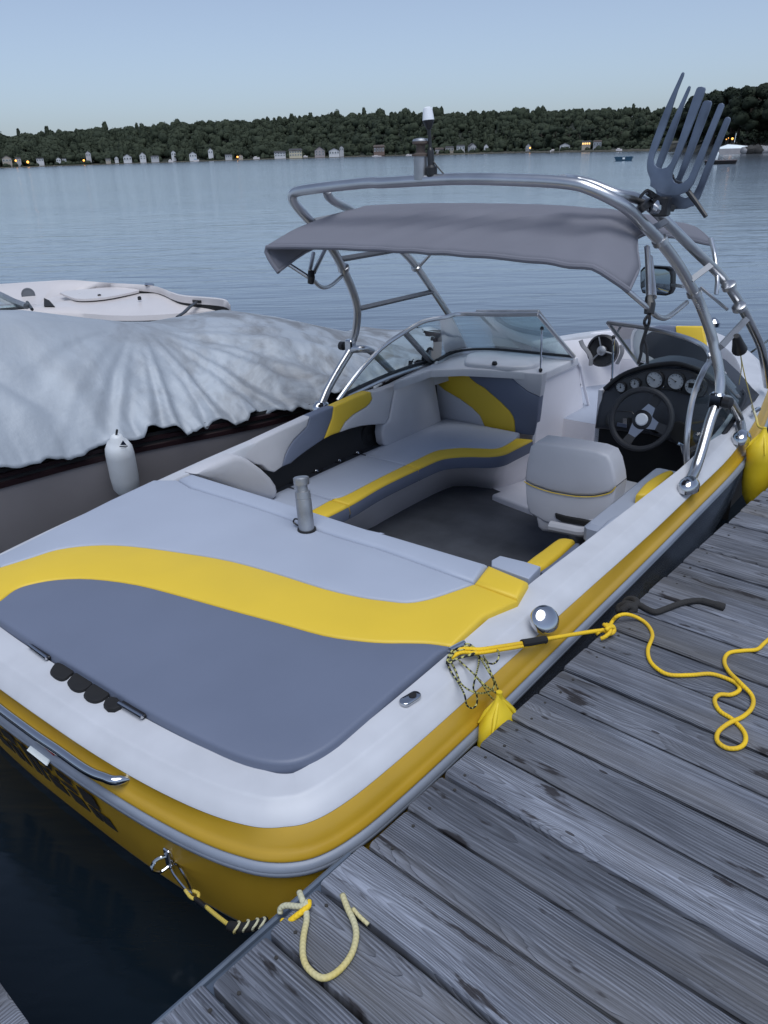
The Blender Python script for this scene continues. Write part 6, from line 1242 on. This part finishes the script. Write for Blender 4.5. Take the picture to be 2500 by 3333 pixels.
for q in [(-5.198, 3.6998, 0.235), (-4.7045, 3.8102, 0.235)]: MB().lathe(l2(q),(0,0,1),[(.018,-.02),(.018,.008),(.008,.014)],12).build('deck_fitting',blk,wb)
MB().tube([l2((-5.102, 4.1842, 0.28)),l2((-5.0054, 4.2075, 0.28))],.016,8).build('cleat',chrome,wb)
for L in([(-7.0979, 3.3297, 0.3), (-6.2375, 3.1322, 0.3), (-5.8006, 3.0161, 0.3), (-5.2851, 2.8686, 0.3), (-4.9039, 2.7828, 0.3)],[(-5.4702, 2.519, 0.26), (-5.2947, 2.7372, 0.26), (-5.2355, 2.8319, 0.26), (-5.164, 2.9208, 0.26)]): MB().tube([l2(p) for p in L],.028,8).build('windshield_frame',alud,wb)
MB().add([l2(p) for p in [(-7.0771, 3.3145, 0.28), (-5.0252, 2.8468, 0.28), (-5.3434, 2.4616, 0.28)]],[(0,1,2)]).build('windshield_glass',glass,wb)
MB().tube([l2(p) for p in [(-5.1009, 2.8997, 0.3), (-4.6933, 2.7144, 0.3)]],.014,6).build('windshield_strap',blk,wb)
st_=[l2(p) for p in [(-4.0153, 3.9496, 0.235), (-3.9378, 3.8399, 0.235), (-3.8172, 3.6839, 0.235), (-3.6763, 3.5205, 0.235), (-3.5604, 3.3565, 0.235)]]
MB().tube(st_,.020,6,flat=.4).build('bow_strap',blk,wb); MB().box(l2((-4.0203, 3.9603, 0.235)),(.05,.03,.012)).build('bow_fitting',blk,wb)
MB().tube(cr([l2(p) for p in [(-4.4487, 3.7515, 0.12), (-4.3686, 3.6698, 0.12), (-4.2402, 3.5881, 0.12), (-4.2907, 3.6509, 0.12)]],4),.014,6).build('bow_eye',chrome,wb)

# ------------------------------------------------------------------ lines and fenders
def rope(name,L,r,m,label,n=5,cat='rope'):
    o=MB().tube(cr(L,n),r,9).build(name,m,ang=180); tag(o,label,cat); return o
DZ=.0065
a=(-0.2053, 1.5543, 0.1068); 
kn=(0.0116, 2.0583, 0.018)
line=[(-0.2095, 1.5378, 0.1041),(-0.1973, 1.5704, 0.1113),(-0.1546, 1.5955, 0.115),(-0.1283, 1.6652, 0.1),(-0.1041, 1.742, 0.082),(-0.0776, 1.8292, 0.062),(-0.038, 1.9402, 0.04),(-0.0046, 2.0235, 0.024),(0.0107, 2.0506, 0.018)]
deckL=[(0.0097, 2.0779, 0.0065), (-0.0043, 2.129, 0.0065)]+[(0.0096, 2.1375, 0.03),(0.0283, 2.1653, 0.03),(0.0566, 2.1942, 0.012)]+[(0.0948, 2.1822, 0.0065), (0.1326, 2.1343, 0.0065), (0.1551, 2.0529, 0.0065), (0.1871, 1.9999, 0.0065), (0.2285, 1.9729, 0.0065), (0.2642, 1.9726, 0.0065), (0.3107, 2.0107, 0.0065), (0.3498, 2.05, 0.0065), (0.3942, 2.0573, 0.0065), (0.4271, 2.0486, 0.0065), (0.4418, 2.0258, 0.0065), (0.4321, 1.9903, 0.0065), (0.4073, 1.9699, 0.0065), (0.4062, 1.9354, 0.0065), (0.4341, 1.8994, 0.0065), (0.4737, 1.8853, 0.0065)]+[(0.515, 1.8547, 0.0065)]+[(0.5317, 1.8157, 0.0065), (0.526, 1.7823, 0.0065), (0.5035, 1.7636, 0.0065), (0.4754, 1.7747, 0.0065), (0.464, 1.8125, 0.0065)]+[(0.4754, 1.8518, 0.016),(0.4912, 1.9131, 0.0075)]+[(0.4961, 1.97, 0.0065), (0.4784, 2.0216, 0.0065)]+[(0.4365, 2.0451, 0.017),(0.3875, 2.0929, 0.008)]+[(0.357, 2.1387, 0.0065), (0.3521, 2.1893, 0.0065), (0.3799, 2.2279, 0.0065), (0.41, 2.2605, 0.0065), (0.4156, 2.3056, 0.0065), (0.4212, 2.3517, 0.0065), (0.4456, 2.4748, 0.0065)]
yr=rope('mooring_line',deckL,.0062,ropey,'bright yellow mooring line looping over the dock planks and running to the boat cleat')
MB().tube(cr(line,5),.0066,9).build('taut_strand',ropey,yr,ang=180)
MB().tube([Vector(p)+Vector((.004,-.012,-.004)) for p in cr(line[:6],4)],.0055,8).build('doubled_strand',ropey,yr,ang=180)
MB().tube([(-0.1029, 1.7388, 0.083),(-0.0926, 1.7671, 0.077),(-0.0751, 1.8269, 0.063)],.0125,10).build('tape_wrap',blkm,yr)
for L in([(-0.002, 2.0661, 0.028),(0.02, 2.0508, 0.034),(0.0261, 2.0708, 0.03),(0.0368, 2.0607, 0.022),(0.0328, 2.0408, 0.02),(0.006, 2.0426, 0.022),(-0.0036, 2.0191, 0.016)],[(0.0188, 2.0078, 0.012),(0.0291, 2.0173, 0.02),(0.0344, 2.036, 0.03),(0.0195, 2.0614, 0.032),(0.0037, 2.0707, 0.028)],[(0.0246, 2.0258, 0.038),(0.0273, 2.0447, 0.04),(0.0334, 2.0627, 0.03),(0.0371, 2.0511, 0.02)]):
    MB().tube(cr(L,5),.0066,9).build('knot',ropey,yr,ang=180)
# thin cord coiled on the cleat
cc=empty('cord_coil',(-0.2125, 1.5573, 0.1069)); tag(cc,'thin black and yellow cord bunched on the boat cleat and trailing to a fender','cord'); ci=Matrix.Translation(-Vector(cc.location))
def cord(L): MB().tube([ci@p for p in cr(L,6)],.0026,7).build('cord_loop',cordm,cc,ang=180)
cord([(-0.1771, 1.6167, 0.091), (-0.1434, 1.5752, 0.0894), (-0.0628, 1.4453, 0.1494), (-0.0622, 1.4352, 0.1156), (-0.0633, 1.453, 0.0826), (-0.0634, 1.454, 0.0522), (-0.0619, 1.4314, 0.0517), (-0.0601, 1.403, 0.0809), (-0.0593, 1.3914, 0.1209), (-0.1283, 1.4595, 0.085), (-0.1784, 1.4897, 0.0863), (-0.2154, 1.5198, 0.0875), (-0.2299, 1.5626, 0.0891), (-0.2172, 1.5999, 0.0905), (-0.1932, 1.6113, 0.0909)])
cord([(-0.2148, 1.5321, 0.0849), (-0.1739, 1.5046, 0.0838), (-0.1258, 1.4664, 0.0823), (-0.0651, 1.4345, 0.1036), (-0.0689, 1.4928, 0.0621), (-0.072, 1.5408, 0.0458), (-0.0725, 1.5487, 0.0677), (-0.0702, 1.5134, 0.1261), (-0.1468, 1.591, 0.087), (-0.1732, 1.6113, 0.0878)])
cord([(-0.1896, 1.5412, 0.0912), (-0.126, 1.5187, 0.0902), (-0.0622, 1.4818, 0.1034), (-0.0653, 1.531, 0.0509), (-0.0683, 1.5761, 0.0037)])
cord([(-0.1696, 1.5952, 0.0902), (-0.1283, 1.5868, 0.0898), (-0.0685, 1.5335, 0.097), (-0.0702, 1.5601, 0.0469), (-0.0716, 1.5812, -0.001)])
cord([(-0.1739, 1.6121, 0.0948), (-0.1602, 1.6433, 0.096), (-0.1334, 1.65, 0.0962), (-0.0662, 1.5601, 0.1504), (-0.0651, 1.5428, 0.138), (-0.0628, 1.5068, 0.1569), (-0.1455, 1.5999, 0.0943)])
cord([(-0.0562, 1.4359, 0.1578), (-0.0589, 1.4772, 0.1002), (-0.0609, 1.5084, 0.0512), (-0.0625, 1.5337, 0.0201)])
cord([(-0.2017, 1.4994, 0.1047), (-0.2159, 1.5282, 0.1058), (-0.2242, 1.5764, 0.1076), (-0.2076, 1.6029, 0.1086), (-0.1882, 1.6039, 0.1086), (-0.1595, 1.5916, 0.108), (-0.1577, 1.5728, 0.1073), (-0.1767, 1.545, 0.1063), (-0.1924, 1.5131, 0.1052), (-0.1954, 1.4912, 0.1044), (-0.2031, 1.5115, 0.1051), (-0.206, 1.5629, 0.1071), (-0.1885, 1.5933, 0.1082), (-0.1652, 1.5941, 0.1081)])
cord([(-0.2019, 1.5152, 0.1113), (-0.2068, 1.5585, 0.1129), (-0.1935, 1.5891, 0.114), (-0.1629, 1.5852, 0.1138), (-0.1611, 1.5665, 0.1131), (-0.1787, 1.5264, 0.1116), (-0.1871, 1.4906, 0.1103), (-0.1987, 1.4979, 0.1106), (-0.2072, 1.5378, 0.1121), (-0.1889, 1.5721, 0.1134), (-0.1591, 1.5746, 0.1134), (-0.1649, 1.5502, 0.1125), (-0.1856, 1.5146, 0.1112)])
# fenders between boat and dock
def coneF(name,top,L,r,sq,label):
    a=Vector(top); prof=[(.010,.02),(.018,0),(.045,-L*.10),(.074,-L*.22),(r*.90,-L*.36),(r,-L*.52),(r*.97,-L*.68),(r*.8,-L*.84),(r*.45,-L*.96),(.02,-L)]
    b=MB().lathe((0,0,0),(0,0,1),prof,24); b.v=[(x*sq,y,z) for x,y,z in b.v]
    for k in range(4):
        c,s_=math.cos(k*1.57+.6),math.sin(k*1.57+.6); b.tube([(.010*c*sq,.010*s_,.0),(.05*c*sq,.05*s_,-L*.11),(.079*c*sq,.079*s_,-L*.22)],[.005,.007,.003],6)
    o=b.build(name,fendy,ang=60); o.location=a; tag(o,label,'fender'); MB().tube([(0,0,-.01),(0,0,.028)],.009,8).build('fender_eye',fendy,o); return o
f1=coneF('fender',Vector((-0.029, 1.511, 0.0475)),.31,.085,.55,'yellow buoy fender squeezed between the stern quarter and the dock edge')
fb=Vector((-0.1264, 3.8702, 0.1579)); f2=coneF('fender',fb,.38,.07,.9,'yellow buoy fender hanging at the forward quarter, cut by the picture edge')
c0_=Vector((-0.2524, 4.1133, 0.1857)); 
l2_=rope('fender_line',[c0_+Vector((-.02,0,.02)),Vector((-0.216, 4.0157, 0.1824)),Vector((-0.1693, 3.9133, 0.1728)),fb+Vector((0,0,.02))],.006,ropef,'short yellow line from the gunwale cleat to the forward fender')
MB().tube([Vector((-0.2883, 4.2036, 0.1476)),Vector((-0.2953, 4.3116, 0.1375))],.012,8).build('gunwale_cleat',chrome,boat).parent=None
o=bpy.data.objects.get('gunwale_cleat'); tag(o,'small chrome cleat on the gunwale above the forward fender','cleat')
# black cone hanging by a thin line from the tower rung
ca=Vector((-0.2539, 3.6719, 0.6348)); cbp=Vector((-0.2598, 3.763, 0.5543)); ax=cbp-ca
o=MB().lathe(ca,ax,[(.012,-.01),(.018,0),(.026,ax.length*.5),(.034,ax.length*.9),(.020,ax.length)],16).build('hanging_float',blk,ang=50); tag(o,'black tapered float hanging from the lowest tower rung','float')
o2=rope('thin_line',[cbp,Vector((-0.2448, 3.8405, 0.4233)),Vector((-0.2373, 4.0352, 0.208))],.0025,ropef,'thin slack line from the black float down to the gunwale cleat',5,'line')
o3=rope('thin_line',[cbp,Vector((-0.2645, 3.8357, 0.4638)),Vector((-0.2897, 3.9154, 0.3566))],.002,ropef,'second thin line from the black float to the side deck',5,'line')
# twisted straps under the canopy joint
ss=empty('black_strap',(-0.2801, 2.7921, 0.8732)); tag(ss,'pair of black twisted straps hanging from the canopy strut joint','strap'); si=Matrix.Translation(-Vector(ss.location))
for L in([(-0.3308, 2.869, 0.8271), (-0.3214, 2.8696, 0.7991), (-0.3322, 2.8689, 0.7396), (-0.3308, 2.869, 0.7059), (-0.3375, 2.8685, 0.6666)],[(-0.3119, 2.8702, 0.8289), (-0.3176, 2.8698, 0.8037), (-0.3242, 2.8694, 0.7656), (-0.3122, 2.8702, 0.7334), (-0.3012, 2.8709, 0.6712)]):
    MB().tube([si@p for p in cr([Vector((-0.2801, 2.7921, 0.8732))]+L,5)],.006,6).build('strap',blk,ss)
# stern line: carabiner on the eye, rope and wrapped cord to the dock frame
sl_=empty('stern_line',(-0.1347, 0.6517, -0.1)); tag(sl_,'faded yellow stern line clipped to the transom and tied on the dock frame','rope'); li=Matrix.Translation(-Vector(sl_.location))
def sr(L,r,m,n,k=5): return MB().tube([li@p for p in cr(L,k)],r,9).build(n,m,sl_,ang=180)
k1=[(-0.5084, 0.7249, -0.25),(-0.4967, 0.7348, -0.25),(-0.4028, 0.7091, -0.24),(-0.3986, 0.6991, -0.24),(-0.4703, 0.7093, -0.25),(-0.5004, 0.7172, -0.25)]
MB().tube([li@p for p in cr(k1,5,True)],.0045,8,closed=True).build('carabiner',chrome,sl_)
sr([(-0.4094, 0.6963, -0.24),(-0.376, 0.6906, -0.235),(-0.3582, 0.6958, -0.23),(-0.3658, 0.707, -0.23),(-0.3874, 0.7058, -0.235)],.0045,ropef,'rope_eye')
sr([(-0.3604, 0.694, -0.23),(-0.3229, 0.6869, -0.21),(-0.2967, 0.684, -0.2)],.006,blk,'whipping')
sr([(-0.2986, 0.684, -0.2),(-0.2298, 0.6709, -0.165),(-0.1545, 0.6575, -0.125)],.005,ropef,'rope_run')
sr([(-0.1579, 0.6569, -0.125),(-0.1194, 0.6587, -0.1),(-0.0894, 0.6689, -0.08),(-0.0615, 0.6867, -0.06)],.011,blkm,'snubber')
for c in((-0.1252, 0.6538, -0.1),(-0.1013, 0.6622, -0.084),(-0.0776, 0.6703, -0.068),(-0.0597, 0.676, -0.056)):
    c=Vector(c); MB().tube([li@(c+Vector((.010*math.sin(t)+.004*t-.01,.011*math.cos(t),.013*math.sin(t)))) for t in [k*2*PI/14 for k in range(10)]],.0028,8).build('spiral',ropef,sl_)
Lz=.0075
sr([(0.0583, 0.8027, 0.0075), (0.0898, 0.786, 0.0075), (0.1233, 0.7705, 0.0075), (0.1469, 0.7521, 0.0075), (0.1652, 0.7231, 0.0075), (0.1726, 0.6936, 0.0075), (0.1715, 0.6664, 0.0075), (0.1624, 0.6476, 0.0075), (0.1445, 0.6409, 0.0075), (0.1173, 0.6428, 0.0075), (0.0944, 0.6555, 0.0075), (0.0683, 0.6815, 0.0075), (0.043, 0.7141, 0.0075)]+[(0.0226, 0.7282, 0.012),(0.0052, 0.7358, 0.018),(-0.0117, 0.7447, 0.014)],.0066,ropef,'rope_loop')
sr([(-0.0265, 0.7001, -0.02),(-0.0282, 0.7045, -0.01),(-0.0172, 0.7122, 0),(0.0152, 0.724, 0.012),(0.0251, 0.736, 0.022)],.0064,ropef,'knot')
sr([(-0.0098, 0.6907, -0.02),(0.0077, 0.6924, -0.01),(0.0178, 0.7025, 0.002),(0.0293, 0.7296, 0.016),(0.0215, 0.7414, 0.016)],.0064,ropey,'knot')
sr([(0.0972, 0.7938, 0.006),(0.1189, 0.7903, 0.004),(0.1442, 0.7902, 0)],.0045,ropef,'rope_tail')
# old dark rope round the frame with its tail on the planks
orp=empty('old_rope',(-0.0051, 2.2477, 0)); tag(orp,'old dark weathered rope knotted on the dock edge with its tail across the planks','rope'); oi=Matrix.Translation(-Vector(orp.location))
for L in([(-0.0324, 2.2516, -0.03),(-0.0452, 2.2669, -0.02),(-0.024, 2.2697, -0),(0.0062, 2.2647, 0.005),(0.0095, 2.2529, -0.01),(-0.0204, 2.2521, -0.03)],[(-0.0474, 2.3148, -0.03),(-0.0465, 2.3278, -0.02),(-0.0202, 2.3215, -0.005),(0.0084, 2.2851, 0.005),(0.007, 2.2455, 0.01)],[(-0.0158, 2.2207, 0),(-0.0015, 2.2373, 0.015),(0.0174, 2.2447, 0.01),(0.0102, 2.2339, -0.005)]):
    MB().tube([oi@p for p in cr(L,5)],.013,9).build('knot',oldrope,orp,ang=180)
MB().tube([oi@p for p in cr([(0.0005, 2.2588, 0.01), (0.0207, 2.275, 0.01), (0.0474, 2.2689, 0.01), (0.0799, 2.2661, 0.01), (0.096, 2.2989, 0.01), (0.1183, 2.3628, 0.01), (0.1397, 2.4034, 0.01), (0.1671, 2.4301, 0.01), (0.2028, 2.4354, 0.01), (0.2449, 2.4371, 0.01)],5)],[.0105]*36+[.0125]*6+[.014]*4,9).build('tail',oldrope,orp,ang=180)
